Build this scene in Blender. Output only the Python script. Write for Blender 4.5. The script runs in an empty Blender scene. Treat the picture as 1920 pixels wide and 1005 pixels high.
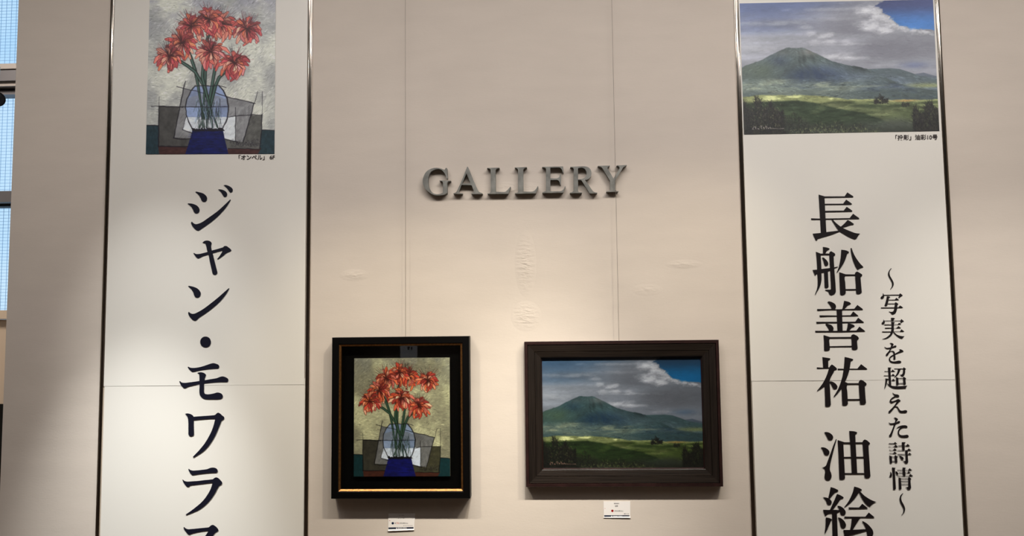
import bpy, bmesh, math, random
import numpy as np
from mathutils import Vector, Matrix
from mathutils.geometry import tessellate_polygon

C = bpy.context.scene.collection
scene = bpy.context.scene

# ------------------------------------------------------------------ camera, sky, lamps, exposure
PW, PH, FPX = 1920, 1005, 1440.0
PITCH, YAW, ROLL = math.radians(4.29), math.radians(2.40), math.radians(0.634)
CAM = Vector((0.0, -2.48, 1.55))
cam_d = bpy.data.cameras.new('camera')
cam_d.sensor_width = 36.0
cam_d.lens = 36.0 * FPX / PW
cam_d.clip_start = 0.05
cam = bpy.data.objects.new('camera', cam_d)
C.objects.link(cam)
ROT = (Matrix.Rotation(YAW, 3, 'Z') @ Matrix.Rotation(PITCH, 3, 'X') @ Matrix.Rotation(ROLL, 3, 'Y'))
cam.rotation_mode = 'QUATERNION'
cam.rotation_quaternion = (ROT @ Matrix.Rotation(math.radians(90), 3, 'X')).to_quaternion()
cam.location = CAM
scene.camera = cam

scene.view_settings.view_transform = 'Standard'
scene.view_settings.look = 'None'
scene.view_settings.gamma = 1.0
scene.view_settings.use_curve_mapping = False
scene.view_settings.exposure = 0.0

world = bpy.data.worlds.new('overcast_sky')
scene.world = world
world.use_nodes = True
wn, wl = world.node_tree.nodes, world.node_tree.links
wn.clear()
w_out = wn.new('ShaderNodeOutputWorld')
w_bg = wn.new('ShaderNodeBackground')
w_ramp = wn.new('ShaderNodeValToRGB')
w_noise = wn.new('ShaderNodeTexNoise')
w_tc = wn.new('ShaderNodeTexCoord')
w_noise.inputs['Scale'].default_value = 6.0
w_noise.inputs['Detail'].default_value = 4.0
w_ramp.color_ramp.elements[0].position = 0.35
w_ramp.color_ramp.elements[0].color = (0.52, 0.76, 0.98, 1)
w_ramp.color_ramp.elements[1].position = 0.75
w_ramp.color_ramp.elements[1].color = (0.78, 0.91, 1.0, 1)
wl.new(w_tc.outputs['Generated'], w_noise.inputs['Vector'])
wl.new(w_noise.outputs['Fac'], w_ramp.inputs['Fac'])
wl.new(w_ramp.outputs['Color'], w_bg.inputs['Color'])
w_bg.inputs['Strength'].default_value = 1.1
wl.new(w_bg.outputs['Background'], w_out.inputs['Surface'])

LAMP_Y, LAMP_Z = -1.25, 2.98
# (x, aim x, aim z, watts, cone degrees, blend, colour)
NEUTRAL, WARM, AMBER, COOL = (1.0, 0.96, 0.93), (1.0, 0.97, 0.90), (1.0, 0.90, 0.70), (0.97, 1.0, 1.0)
SPOTS = [(-1.90, -1.90, 1.40, 6, 125, 1.0, NEUTRAL),
         (-1.00, -1.00, 1.40, 7, 125, 1.0, NEUTRAL),
         (-0.10, -0.10, 1.40, 10, 125, 1.0, NEUTRAL),
         (0.90, 0.90, 1.40, 11, 125, 1.0, NEUTRAL),
         (1.90, 1.90, 1.40, 20, 125, 1.0, NEUTRAL),
         (-1.30, -1.27, 1.06, 14, 30, 1.0, COOL),
         (-1.34, -1.29, 0.78, 236, 25, 1.0, COOL),
         (-1.30, -1.25, 1.50, 58, 25, 1.0, COOL),
         (-0.10, -0.05, 1.14, 16, 44, 1.0, WARM),
         (0.12, -0.03, 0.78, 146, 30.5, 1.0, WARM),
         (-1.06, -0.46, 1.14, 57, 36, 1.0, AMBER),
         (0.41, -0.46, 1.14, 72, 38, 1.0, AMBER),
         (1.04, 0.24, 1.20, 70, 41, 1.0, AMBER),
         (-0.50, 0.22, 1.20, 19, 40, 1.0, WARM),
         (1.30, 1.30, 1.76, 8, 42, 1.0, WARM),
         (-0.50, -0.42, 1.70, 6, 44, 1.0, WARM),
         (0.70, 0.80, 1.70, 6, 34, 1.0, WARM),
         (-0.90, -0.95, 1.50, 11, 30, 1.0, WARM),
         (1.30, 1.46, 0.95, 92, 42, 1.0, WARM)]
# extra spot added out of view to brighten the notice on the opposite wall
OPPOSITE = (-1.27, -3.9, 2.9, -1.27, -5.2, 1.40, 150, 34)


def spot(x, ax, az, watts, cone, blend, col, y=LAMP_Y, z=LAMP_Z, ay=0.0):
    d = bpy.data.lights.new('spot_lamp', 'SPOT')
    d.energy = watts
    d.color = col
    d.spot_size = math.radians(cone)
    d.spot_blend = blend
    d.shadow_soft_size = 0.024
    o = bpy.data.objects.new('spot_lamp', d)
    o.location = (x, y, z)
    v = Vector((ax, ay, az)) - Vector(o.location)
    o.rotation_euler = v.to_track_quat('-Z', 'Y').to_euler()
    C.objects.link(o)


for s in SPOTS:
    spot(*s)
spot(OPPOSITE[0], OPPOSITE[3], OPPOSITE[5], OPPOSITE[6], OPPOSITE[7], 1.0, NEUTRAL, OPPOSITE[1], OPPOSITE[2], OPPOSITE[4])


def area(x, y, z, sx, sy, watts, col):
    d = bpy.data.lights.new('fill_light', 'AREA')
    d.shape = 'RECTANGLE'
    d.size, d.size_y = sx, sy
    d.energy = watts
    d.color = col
    o = bpy.data.objects.new('fill_light', d)
    o.location = (x, y, z)
    C.objects.link(o)


area(-0.2, -2.4, 3.68, 1.2, 0.6, 5, (1.0, 0.96, 0.95))  # this and the next: unseen area lights added as ambient fill
area(1.8, -3.4, 3.68, 1.2, 0.6, 5, (1.0, 0.96, 0.95))
# slim unseen strips added as fill light for the display wall
area(-0.2, -1.55, 3.45, 3.0, 0.12, 17, (1.0, 0.96, 0.95))
area(0.9, -1.55, 3.45, 1.6, 0.12, 28, (1.0, 0.96, 0.95))
area(-1.3, -1.55, 3.45, 1.2, 0.12, 13, (1.0, 0.96, 0.95))
# unseen fill added behind the display wall to brighten the window bars
area(-3.2, 1.1, 3.9, 1.6, 0.5, 70, (1.0, 0.93, 0.86))


# ------------------------------------------------------------------ pixel rays to places in the room
def ray(px, py):
    d = ROT @ Vector(((px - PW / 2) / FPX, 1.0, -(py - PH / 2) / FPX))
    return d


def at(px, py, y=0.0):
    """the place where the sight line through a photo pixel meets the vertical plane at depth y"""
    d = ray(px, py)
    t = (y - CAM.y) / d.y
    return CAM + d * t


def xz(px, py, y=0.0):
    p = at(px, py, y)
    return (p.x, p.z)


# ------------------------------------------------------------------ helpers
def link_mesh(name, me, mat=None, parent=None):
    o = bpy.data.objects.new(name, me)
    C.objects.link(o)
    if mat:
        me.materials.append(mat)
    if parent:
        o.parent = parent
        o.matrix_parent_inverse = Matrix.Translation(parent.location).inverted()
    return o


def obj(name, bm, mat=None, parent=None, smooth=False):
    me = bpy.data.meshes.new(name)
    if smooth:
        for f in bm.faces:
            f.smooth = True
    bm.to_mesh(me)
    bm.free()
    return link_mesh(name, me, mat, parent)


def tag(o, label=None, cat=None, group=None, kind=None):
    if label:
        o['label'] = label
    if cat:
        o['category'] = cat
    if group:
        o['group'] = group
    if kind:
        o['kind'] = kind
    return o


def thing(name, label, cat, loc=(0, 0, 0), group=None):
    o = bpy.data.objects.new(name, None)
    o.empty_display_size = 0.05
    o.location = loc
    C.objects.link(o)
    return tag(o, label, cat, group)


def add_box(bm, x0, x1, y0, y1, z0, z1):
    vs = [bm.verts.new(p) for p in ((x0, y0, z0), (x1, y0, z0), (x1, y1, z0), (x0, y1, z0),
                                    (x0, y0, z1), (x1, y0, z1), (x1, y1, z1), (x0, y1, z1))]
    for q in ((0, 3, 2, 1), (4, 5, 6, 7), (0, 1, 5, 4), (1, 2, 6, 5), (2, 3, 7, 6), (3, 0, 4, 7)):
        bm.faces.new([vs[i] for i in q])


def box_bm(*a, bevel=0.0):
    bm = bmesh.new()
    add_box(bm, *a)
    if bevel:
        bmesh.ops.bevel(bm, geom=bm.edges[:], offset=bevel, segments=2, affect='EDGES', profile=0.5)
    return bm


def add_tube(bm, a, b, r, n=10, r2=None, caps=True):
    a, b = Vector(a), Vector(b)
    r2 = r if r2 is None else r2
    d = (b - a).normalized()
    u = d.orthogonal().normalized()
    w = d.cross(u)
    r0, r1 = [], []
    for i in range(n):
        t = 2 * math.pi * i / n
        e = u * math.cos(t) + w * math.sin(t)
        r0.append(bm.verts.new(a + e * r))
        r1.append(bm.verts.new(b + e * r2))
    for i in range(n):
        j = (i + 1) % n
        bm.faces.new((r0[i], r0[j], r1[j], r1[i]))
    if caps:
        bm.faces.new(r0[::-1])
        bm.faces.new(r1)


# ------------------------------------------------------------------ materials
def lin(c):
    c = np.asarray(c, dtype=float) / 255.0
    return np.where(c <= 0.04045, c / 12.92, ((c + 0.055) / 1.055) ** 2.4)


def mat(name, col, rough=0.6, metal=0.0, spec=0.5, bump=None, var=None, coat=0.0):
    """col sRGB 0-255; bump=(scale xyz, strength, distance, detail); var=(scale xyz, amount)"""
    m = bpy.data.materials.new(name)
    m.use_nodes = True
    N, L = m.node_tree.nodes, m.node_tree.links
    b = N['Principled BSDF']
    c = tuple(float(v) for v in lin(col)) + (1,)
    b.inputs['Base Color'].default_value = c
    b.inputs['Roughness'].default_value = rough
    b.inputs['Metallic'].default_value = metal
    b.inputs['Specular IOR Level'].default_value = spec
    b.inputs['Coat Weight'].default_value = coat
    b.inputs['Coat Roughness'].default_value = 0.08
    tc = N.new('ShaderNodeTexCoord')

    def noise(scale, detail):
        mp = N.new('ShaderNodeMapping')
        mp.inputs['Scale'].default_value = scale
        nz = N.new('ShaderNodeTexNoise')
        nz.inputs['Scale'].default_value = 1.0
        nz.inputs['Detail'].default_value = detail
        L.new(tc.outputs['Object'], mp.inputs['Vector'])
        L.new(mp.outputs['Vector'], nz.inputs['Vector'])
        return nz
    if var:
        nz = noise(var[0], 4)
        rp = N.new('ShaderNodeValToRGB')
        k = var[1]
        rp.color_ramp.elements[0].position = 0.3
        rp.color_ramp.elements[1].position = 0.7
        rp.color_ramp.elements[0].color = tuple(v * (1 - k) for v in c[:3]) + (1,)
        rp.color_ramp.elements[1].color = tuple(min(1, v * (1 + k)) for v in c[:3]) + (1,)
        L.new(nz.outputs['Fac'], rp.inputs['Fac'])
        L.new(rp.outputs['Color'], b.inputs['Base Color'])
    if bump:
        prev = None
        for (sc, st, di, de) in (bump if isinstance(bump, list) else [bump]):
            nz = noise(sc, de)
            bp = N.new('ShaderNodeBump')
            bp.inputs['Strength'].default_value = st
            bp.inputs['Distance'].default_value = di
            L.new(nz.outputs['Fac'], bp.inputs['Height'])
            if prev:
                L.new(prev.outputs['Normal'], bp.inputs['Normal'])
            prev = bp
        L.new(prev.outputs['Normal'], b.inputs['Normal'])
    return m


def attr_mat(name, rough, spec=0.4, bump=None):
    m = mat(name, (128, 128, 128), rough, 0.0, spec, bump)
    a = m.node_tree.nodes.new('ShaderNodeVertexColor')
    a.layer_name = 'Col'
    m.node_tree.links.new(a.outputs['Color'], m.node_tree.nodes['Principled BSDF'].inputs['Base Color'])
    return m


M = {}
M['wall'] = mat('woven_wallpaper', (210, 198, 185), 0.85, 0, 0.25,
                bump=[((46, 1, 620), 0.2, 0.0010, 3), ((24, 1, 42), 0.22, 0.0012, 6), ((150, 1, 190), 0.16, 0.0008, 3)],
                var=((5, 1, 18), 0.025))


def add_scuffs(m, spots):
    """rough raised patches in the wallpaper at given places (x, z, half width, half height, strength)"""
    N, L = m.node_tree.nodes, m.node_tree.links
    b = N['Principled BSDF']
    prev = b.inputs['Normal'].links[0].from_socket
    tc = N.new('ShaderNodeTexCoord')
    nz = N.new('ShaderNodeTexNoise')
    mp = N.new('ShaderNodeMapping')
    mp.inputs['Scale'].default_value = (45, 1, 120)
    nz.inputs['Scale'].default_value = 1.0
    nz.inputs['Detail'].default_value = 5
    L.new(tc.outputs['Object'], mp.inputs['Vector'])
    L.new(mp.outputs['Vector'], nz.inputs['Vector'])
    for x, z, sx, sz, st in spots:
        m2 = N.new('ShaderNodeMapping')
        m2.vector_type = 'TEXTURE'
        m2.inputs['Location'].default_value = (x, 0, z)
        m2.inputs['Scale'].default_value = (sx, 5, sz)
        gr = N.new('ShaderNodeTexGradient')
        gr.gradient_type = 'SPHERICAL'
        mu = N.new('ShaderNodeMath')
        mu.operation = 'MULTIPLY'
        bp = N.new('ShaderNodeBump')
        bp.inputs['Strength'].default_value = st
        bp.inputs['Distance'].default_value = 0.006
        L.new(tc.outputs['Object'], m2.inputs['Vector'])
        L.new(m2.outputs['Vector'], gr.inputs['Vector'])
        L.new(gr.outputs['Fac'], mu.inputs[0])
        L.new(nz.outputs['Fac'], mu.inputs[1])
        L.new(mu.outputs['Value'], bp.inputs['Height'])
        L.new(prev, bp.inputs['Normal'])
        prev = bp.outputs['Normal']
    L.new(prev, b.inputs['Normal'])


add_scuffs(M['wall'], [(-0.06, 1.75, 0.035, 0.11, 0.9), (-0.06, 1.58, 0.05, 0.05, 0.8), (-0.10, 1.99, 0.12, 0.03, 0.6),
                       (-0.62, 1.72, 0.05, 0.02, 0.5), (0.45, 1.74, 0.06, 0.015, 0.5), (0.33, 1.66, 0.05, 0.02, 0.4)])
M['plain'] = mat('painted_plaster', (196, 186, 172), 0.9, 0, 0.2, var=((2, 2, 2), 0.04))
M['dark_wall'] = mat('dark_shop_wall', (74, 62, 52), 0.8, 0, 0.3, var=((2, 2, 2), 0.08))
M['floor'] = mat('brown_floor', (78, 64, 52), 0.45, 0, 0.4, var=((3, 40, 1), 0.12))
M['ceiling'] = mat('white_ceiling', (196, 190, 184), 0.95, 0, 0.2, var=((3, 3, 3), 0.03))
M['steel'] = mat('stainless_rail', (205, 196, 184), 0.13, 1.0, 0.5, var=((300, 300, 2), 0.06))
M['paper'] = mat('poster_paper', (229, 224, 214), 0.42, 0, 0.45, bump=((2.2, 1, 1.6), 0.25, 0.012, 2))
M['ink_navy'] = mat('navy_black_ink', (17, 17, 32), 0.45, 0, 0.35)
M['ink_black'] = mat('black_ink', (25, 19, 20), 0.45, 0, 0.35)
M['ink_grey'] = mat('small_print_ink', (62, 54, 54), 0.5, 0, 0.3)
M['letter'] = mat('patinated_metal', (130, 129, 123), 0.48, 0.35, 0.5,
                  bump=((60, 60, 60), 0.15, 0.002, 4), var=((38, 38, 30), 0.32))
M['black_frame'] = mat('black_lacquer', (5, 4, 4), 0.45, 0, 0.15)
M['gilt'] = mat('gilded_lip', (146, 102, 58), 0.34, 0.9, 0.5, bump=((120, 120, 120), 0.4, 0.001, 4), var=((160, 160, 160), 0.3))
M['mat_board'] = mat('black_mount', (4, 4, 4), 0.9, 0, 0.03)
M['wood'] = mat('dark_stained_wood', (33, 27, 22), 0.42, 0, 0.3, bump=((90, 60, 90), 0.5, 0.0015, 5), var=((60, 20, 60), 0.35))
M['wood_red'] = mat('red_brown_wood_edge', (40, 23, 21), 0.42, 0, 0.3, bump=((90, 60, 90), 0.4, 0.001, 5), var=((40, 20, 40), 0.3))
M['wood_across'] = mat('dark_wood_grain_across', (33, 26, 21), 0.4, 0, 0.3, bump=((9, 200, 420), 0.5, 0.001, 4), var=((7, 150, 300), 0.45))
M['wood_up'] = mat('dark_wood_grain_upright', (30, 24, 20), 0.4, 0, 0.3, bump=((420, 200, 9), 0.5, 0.001, 4), var=((300, 150, 7), 0.45))
M['wire'] = mat('steel_wire', (128, 118, 108), 0.45, 0.4, 0.5)
M['card'] = mat('card_stock', (238, 232, 226), 0.5, 0, 0.3)
M['navy_band'] = mat('navy_print', (36, 44, 62), 0.5, 0, 0.3)
M['white_ink'] = mat('white_print', (225, 225, 228), 0.5, 0, 0.3)
M['dot_blue'] = mat('blue_sticker', (22, 36, 62), 0.4, 0, 0.4)
M['dot_red'] = mat('red_sticker', (148, 18, 16), 0.4, 0, 0.4)
M['ink_red'] = mat('red_print', (196, 78, 52), 0.5, 0, 0.3)
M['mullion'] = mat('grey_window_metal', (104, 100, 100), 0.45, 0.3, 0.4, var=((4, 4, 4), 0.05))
M['mullion_lit'] = mat('lit_window_metal', (150, 140, 132), 0.5, 0.1, 0.4)  # lighter copy of the mullion grey, its lit look put into the colour
M['gasket'] = mat('black_gasket', (14, 16, 26), 0.6, 0, 0.3)
M['mesh_wire'] = mat('glass_wire_mesh', (150, 172, 196), 0.5, 0.3, 0.4)
M['black_metal'] = mat('black_lamp_metal', (16, 15, 15), 0.4, 0.3, 0.5)
M['white_plastic'] = mat('pale_lamp_housing', (176, 172, 168), 0.45, 0, 0.4)
M['beige_panel'] = mat('beige_panel', (222, 198, 172), 0.7, 0, 0.3, var=((3, 3, 3), 0.03))
M['lens'] = mat('dark_lens', (26, 24, 24), 0.1, 0, 0.5)
M['board'] = mat('canvas_edge', (96, 90, 74), 0.8, 0, 0.2)
M['notice'] = mat('notice_paper', (214, 214, 220), 0.6, 0, 0.3)


def glass_mat(name, ior, tint):
    m = bpy.data.materials.new(name)
    m.use_nodes = True
    N, L = m.node_tree.nodes, m.node_tree.links
    N.clear()
    out = N.new('ShaderNodeOutputMaterial')
    mix = N.new('ShaderNodeMixShader')
    fr = N.new('ShaderNodeFresnel')
    fr.inputs['IOR'].default_value = ior
    t = N.new('ShaderNodeBsdfTransparent')
    t.inputs['Color'].default_value = tint
    g = N.new('ShaderNodeBsdfGlossy')
    g.inputs['Roughness'].default_value = 0.0
    geo = N.new('ShaderNodeNewGeometry')
    sw = N.new('ShaderNodeMapRange')
    sw.inputs['To Min'].default_value = ior
    sw.inputs['To Max'].default_value = 1.0 / ior
    L.new(geo.outputs['Backfacing'], sw.inputs['Value'])
    L.new(sw.outputs['Result'], fr.inputs['IOR'])
    L.new(fr.outputs['Fac'], mix.inputs['Fac'])
    L.new(t.outputs['BSDF'], mix.inputs[1])
    L.new(g.outputs['BSDF'], mix.inputs[2])
    L.new(mix.outputs['Shader'], out.inputs['Surface'])
    return m


M['glass'] = glass_mat('clear_glass', 1.4, (0.97, 0.98, 0.97, 1))

wm_ = M['mesh_wire'].node_tree
w_tr = wm_.nodes.new('ShaderNodeBsdfTranslucent')
w_tr.inputs['Color'].default_value = (0.62, 0.78, 0.92, 1)
w_mx = wm_.nodes.new('ShaderNodeMixShader')
w_mx.inputs['Fac'].default_value = 0.75
wm_.links.new(wm_.nodes['Principled BSDF'].outputs['BSDF'], w_mx.inputs[1])
wm_.links.new(w_tr.outputs['BSDF'], w_mx.inputs[2])
wm_.links.new(w_mx.outputs['Shader'], wm_.nodes['Material Output'].inputs['Surface'])
M['window_glass'] = glass_mat('window_glass', 1.35, (0.9, 0.95, 0.99, 1))


# ------------------------------------------------------------------ room shell
WALL_L = xz(16, 500)[0]          # the free left end of the display wall
X1, YB, YW, ZC = 4.2, -5.2, 2.3, 3.95
XL = -5.2


def struct(name, bm, m, parent=None):
    return tag(obj(name, bm, m, parent), kind='structure')


struct('floor', box_bm(XL, X1, YB, YW + 0.3, -0.1, 0.0), M['floor'])
struct('ceiling', box_bm(XL, X1, YB, YW + 0.3, ZC, ZC + 0.1), M['ceiling'])
struct('wall_back', box_bm(WALL_L, X1, 0.0, 0.14, 0.0, ZC), M['wall'])
struct('wall_right', box_bm(X1, X1 + 0.1, YB, YW + 0.3, 0.0, ZC), M['plain'])
struct('wall_left', box_bm(XL - 0.1, XL, YB, YW + 0.3, 0.0, ZC), M['plain'])
struct('wall_front', box_bm(XL, X1, YB - 0.1, YB, 0.0, ZC), M['dark_wall'])

# steel edge rails, one at each long side of both posters (part of the wall)
RAIL = [((209.0, 0), (180.4, 1005), (215.6, 0), (187.4, 1005)),
        ((577.8, 0), (572.6, 1005), (585.4, 0), (579.2, 1005)),
        ((1376.0, 0), (1409.0, 1005), (1383.4, 0), (1416.6, 1005)),
        ((1752.6, 0), (1806.0, 1005), (1759.0, 0), (1814.6, 1005))]
RAIL_X = []
for k, r in enumerate(RAIL):
    xa = (xz(*r[0])[0] + xz(*r[1])[0]) / 2
    xb = (xz(*r[2])[0] + xz(*r[3])[0]) / 2
    RAIL_X.append((xa, xb))
    bm = bmesh.new()
    prof = [(xa, 0.0)]
    n = 10
    for i in range(n + 1):
        t = math.pi * i / n
        prof.append((0.5 * (xa + xb) - 0.5 * (xb - xa) * math.cos(t), -0.0055 - 0.0013 * math.sin(t)))
    prof.append((xb, 0.0))
    face = prof[1:-1]                       # rounded front; the returns at its sides have points of their own
    for strip, soft in ((face, True), (prof[:2], False), (prof[-2:], False)):
        lo = [bm.verts.new((x, y, 0.0)) for x, y in strip]
        hi = [bm.verts.new((x, y, ZC)) for x, y in strip]
        for i in range(len(strip) - 1):
            bm.faces.new((lo[i], lo[i + 1], hi[i + 1], hi[i])).smooth = soft
    struct('trim_%d' % (k + 1), bm, M['steel'])

# window wall far behind the free end of the display wall
zt = lambda py: at(8, py, YW)[2]
WX0, WX1 = XL, 1.0
z_sill, z_m2a, z_m2b = zt(582), zt(387.5), zt(363)
z_m1a, z_m1b = zt(180), zt(129)
wb = bmesh.new()
add_box(wb, WX0, X1, YW, YW + 0.2, 0.0, zt(598) - 0.004)
struct('wall_window', wb, M['beige_panel'])
sb = bmesh.new()
add_box(sb, WX0, WX1, YW - 0.03, YW + 0.2, zt(598), z_sill)
struct('trim_5', sb, M['beige_panel'])
struct('baseboard_window', box_bm(WX0, X1, YW - 0.02, YW, 0.0, zt(757)), M['black_metal'])
struct('wall_window_side', box_bm(WX1, X1, YW, YW + 0.2, zt(598), ZC), M['plain'])

win = tag(bpy.data.objects.new('window_1', None), kind='structure')
win.location = (WX0, YW, z_sill)
C.objects.link(win)


def window_bar(name, y0, y1, pa, pb, m):
    obj(name, box_bm(WX0, WX1, y0, y1, zt(pb), zt(pa)), m, win)


window_bar('transom_ledge', YW - 0.10, YW + 0.10, 129.5, 139, M['mullion_lit'])
window_bar('transom', YW - 0.09, YW + 0.10, 139, 160, M['mullion'])
window_bar('transom_lip', YW - 0.07, YW + 0.10, 160, 168, M['mullion_lit'])
window_bar('gasket', YW - 0.02, YW + 0.06, 168, 173, M['gasket'])
window_bar('sash_bar', YW - 0.03, YW + 0.06, 173, 180, M['mullion'])
window_bar('transom', YW - 0.09, YW + 0.10, 363, 383.4, M['mullion'])
window_bar('gasket', YW - 0.02, YW + 0.06, 383.4, 387.6, M['gasket'])
for a, b in ((582, 387.6), (363, 180), (129.5, -150)):
    gb = bmesh.new()
    add_box(gb, WX0, WX1, YW + 0.03, YW + 0.036, zt(a), min(zt(b), ZC))
    obj('glass_pane', gb, M['window_glass'], win)
sx = (xz(9.5, 300, YW)[0] - xz(0, 300, YW)[0])
sz = zt(300) - zt(306)
wm = bmesh.new()
x = xz(7.5, 150, YW)[0] - sx * 120
while x < WX1:
    if x > WX0:
        add_box(wm, x - 0.0012, x + 0.0012, YW + 0.045, YW + 0.0462, z_sill, ZC)
    x += sx
z = z_sill + 0.012
while z < ZC:
    add_box(wm, WX0, WX1, YW + 0.049, YW + 0.0502, z - 0.0010, z + 0.0010)
    z += sz
tag(obj('wire_mesh', wm, M['mesh_wire'], win), kind='stuff')

# ------------------------------------------------------------------ spotlight hanging in front of the window
yl = 0.9
pc = at(-5.0, 186, yl)
pe = at(-2, 120, yl)
lamp = thing('track_spotlight', 'black track spotlight with pale square adapter in front of the window', 'spotlight', (pc.x - 0.05, yl, pe.z + 0.1))
hb = bmesh.new()
add_tube(hb, (pc.x - 0.20, yl + 0.16, pc.z + 0.07), (pc.x, yl, pc.z), 0.030, 24, 0.034)
obj('lamp_head', hb, M['black_metal'], lamp)
dv = (Vector(pc) - Vector((pc.x - 0.20, yl + 0.16, pc.z + 0.07))).normalized()
lb = bmesh.new()
add_tube(lb, Vector(pc) - dv * 0.004, Vector(pc) + dv * 0.001, 0.027, 24)
obj('lamp_lens', lb, M['lens'], lamp)
ae = at(2.6, 120, yl + 0.11).x
ab = box_bm(ae - 0.16, ae, yl + 0.05, yl + 0.11, at(0, 131, yl).z, at(0, 108, yl).z, bevel=0.008)
obj('lamp_adapter', ab, M['white_plastic'], lamp)
nb = bmesh.new()
add_tube(nb, (ae - 0.08, yl + 0.08, at(0, 131, yl).z), (pc.x - 0.10, yl + 0.08, pc.z + 0.02), 0.010, 12)
obj('lamp_arm', nb, M['black_metal'], lamp)
rb = bmesh.new()
add_tube(rb, (ae - 0.08, yl + 0.08, at(0, 108, yl).z), (ae - 0.08, yl + 0.08, ZC), 0.012, 12)
obj('lamp_stem', rb, M['white_plastic'], lamp)


# ------------------------------------------------------------------ outlines traced as smooth closed polygons
def parse(s):
    return [tuple(float(v) for v in p.split(',')) for p in s.split()]


def smooth_poly(pts, corner=48.0, n=4):
    """closed outline: turns sharper than `corner` degrees stay sharp, the rest become curves"""
    k = len(pts)
    P = [np.array(p) for p in pts]
    seg = [P[(i + 1) % k] - P[i] for i in range(k)]
    ln = [max(1e-6, float(np.hypot(*s))) for s in seg]
    di = [s / l for s, l in zip(seg, ln)]
    tin, tout = [None] * k, [None] * k
    for i in range(k):
        a, b = di[i - 1], di[i]
        ang = math.degrees(math.acos(max(-1, min(1, float(a @ b)))))
        if ang > corner:
            tin[i], tout[i] = a, b
            continue
        la, lb = ln[i - 1], ln[i]
        if la > 2.6 * lb:
            t = a
        elif lb > 2.6 * la:
            t = b
        else:
            t = a * lb + b * la
            t = t / np.hypot(*t)
        tin[i] = tout[i] = t
    out = []
    for i in range(k):
        j = (i + 1) % k
        p0, p1 = P[i], P[j]
        m0, m1 = tout[i] * ln[i], tin[j] * ln[i]
        straight = abs(float(tout[i] @ di[i])) > 0.9995 and abs(float(tin[j] @ di[i])) > 0.9995
        steps = 1 if straight else n
        for q in range(steps):
            t = q / steps
            h00, h10 = 2 * t ** 3 - 3 * t ** 2 + 1, t ** 3 - 2 * t ** 2 + t
            h01, h11 = -2 * t ** 3 + 3 * t ** 2, t ** 3 - t ** 2
            out.append(tuple(h00 * p0 + h10 * m0 + h01 * p1 + h11 * m1))
    return out


def flat_shape(bm, loops, y, place):
    """fill outline loops (first outer, others holes) on the vertical plane at depth y"""
    L3 = [[Vector((p[0], p[1], 0)) for p in lp] for lp in loops]
    tris = tessellate_polygon(L3)
    flat = [p for lp in loops for p in lp]
    vs = [bm.verts.new(place(p, y)) for p in flat]
    for t in tris:
        try:
            f = bm.faces.new([vs[i] for i in t])
        except ValueError:
            continue
        f.normal_update()
        if f.normal.y > 0:
            f.normal_flip()
    return vs


def solid_shape(bm, loops, y_front, y_back, place):
    vf = flat_shape(bm, loops, y_front, place)
    i0 = 0
    for lp in loops:
        n = len(lp)
        front = vf[i0:i0 + n]
        back = [bm.verts.new((v.co.x, y_back, v.co.z)) for v in front]
        for i in range(n):
            j = (i + 1) % n
            bm.faces.new((front[i], front[j], back[j], back[i]))
        i0 += n
    bmesh.ops.recalc_face_normals(bm, faces=bm.faces[:])


def px_place(ox, oy, s):
    return lambda p, y: at(ox + p[0] / s, oy + p[1] / s, y)


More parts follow.
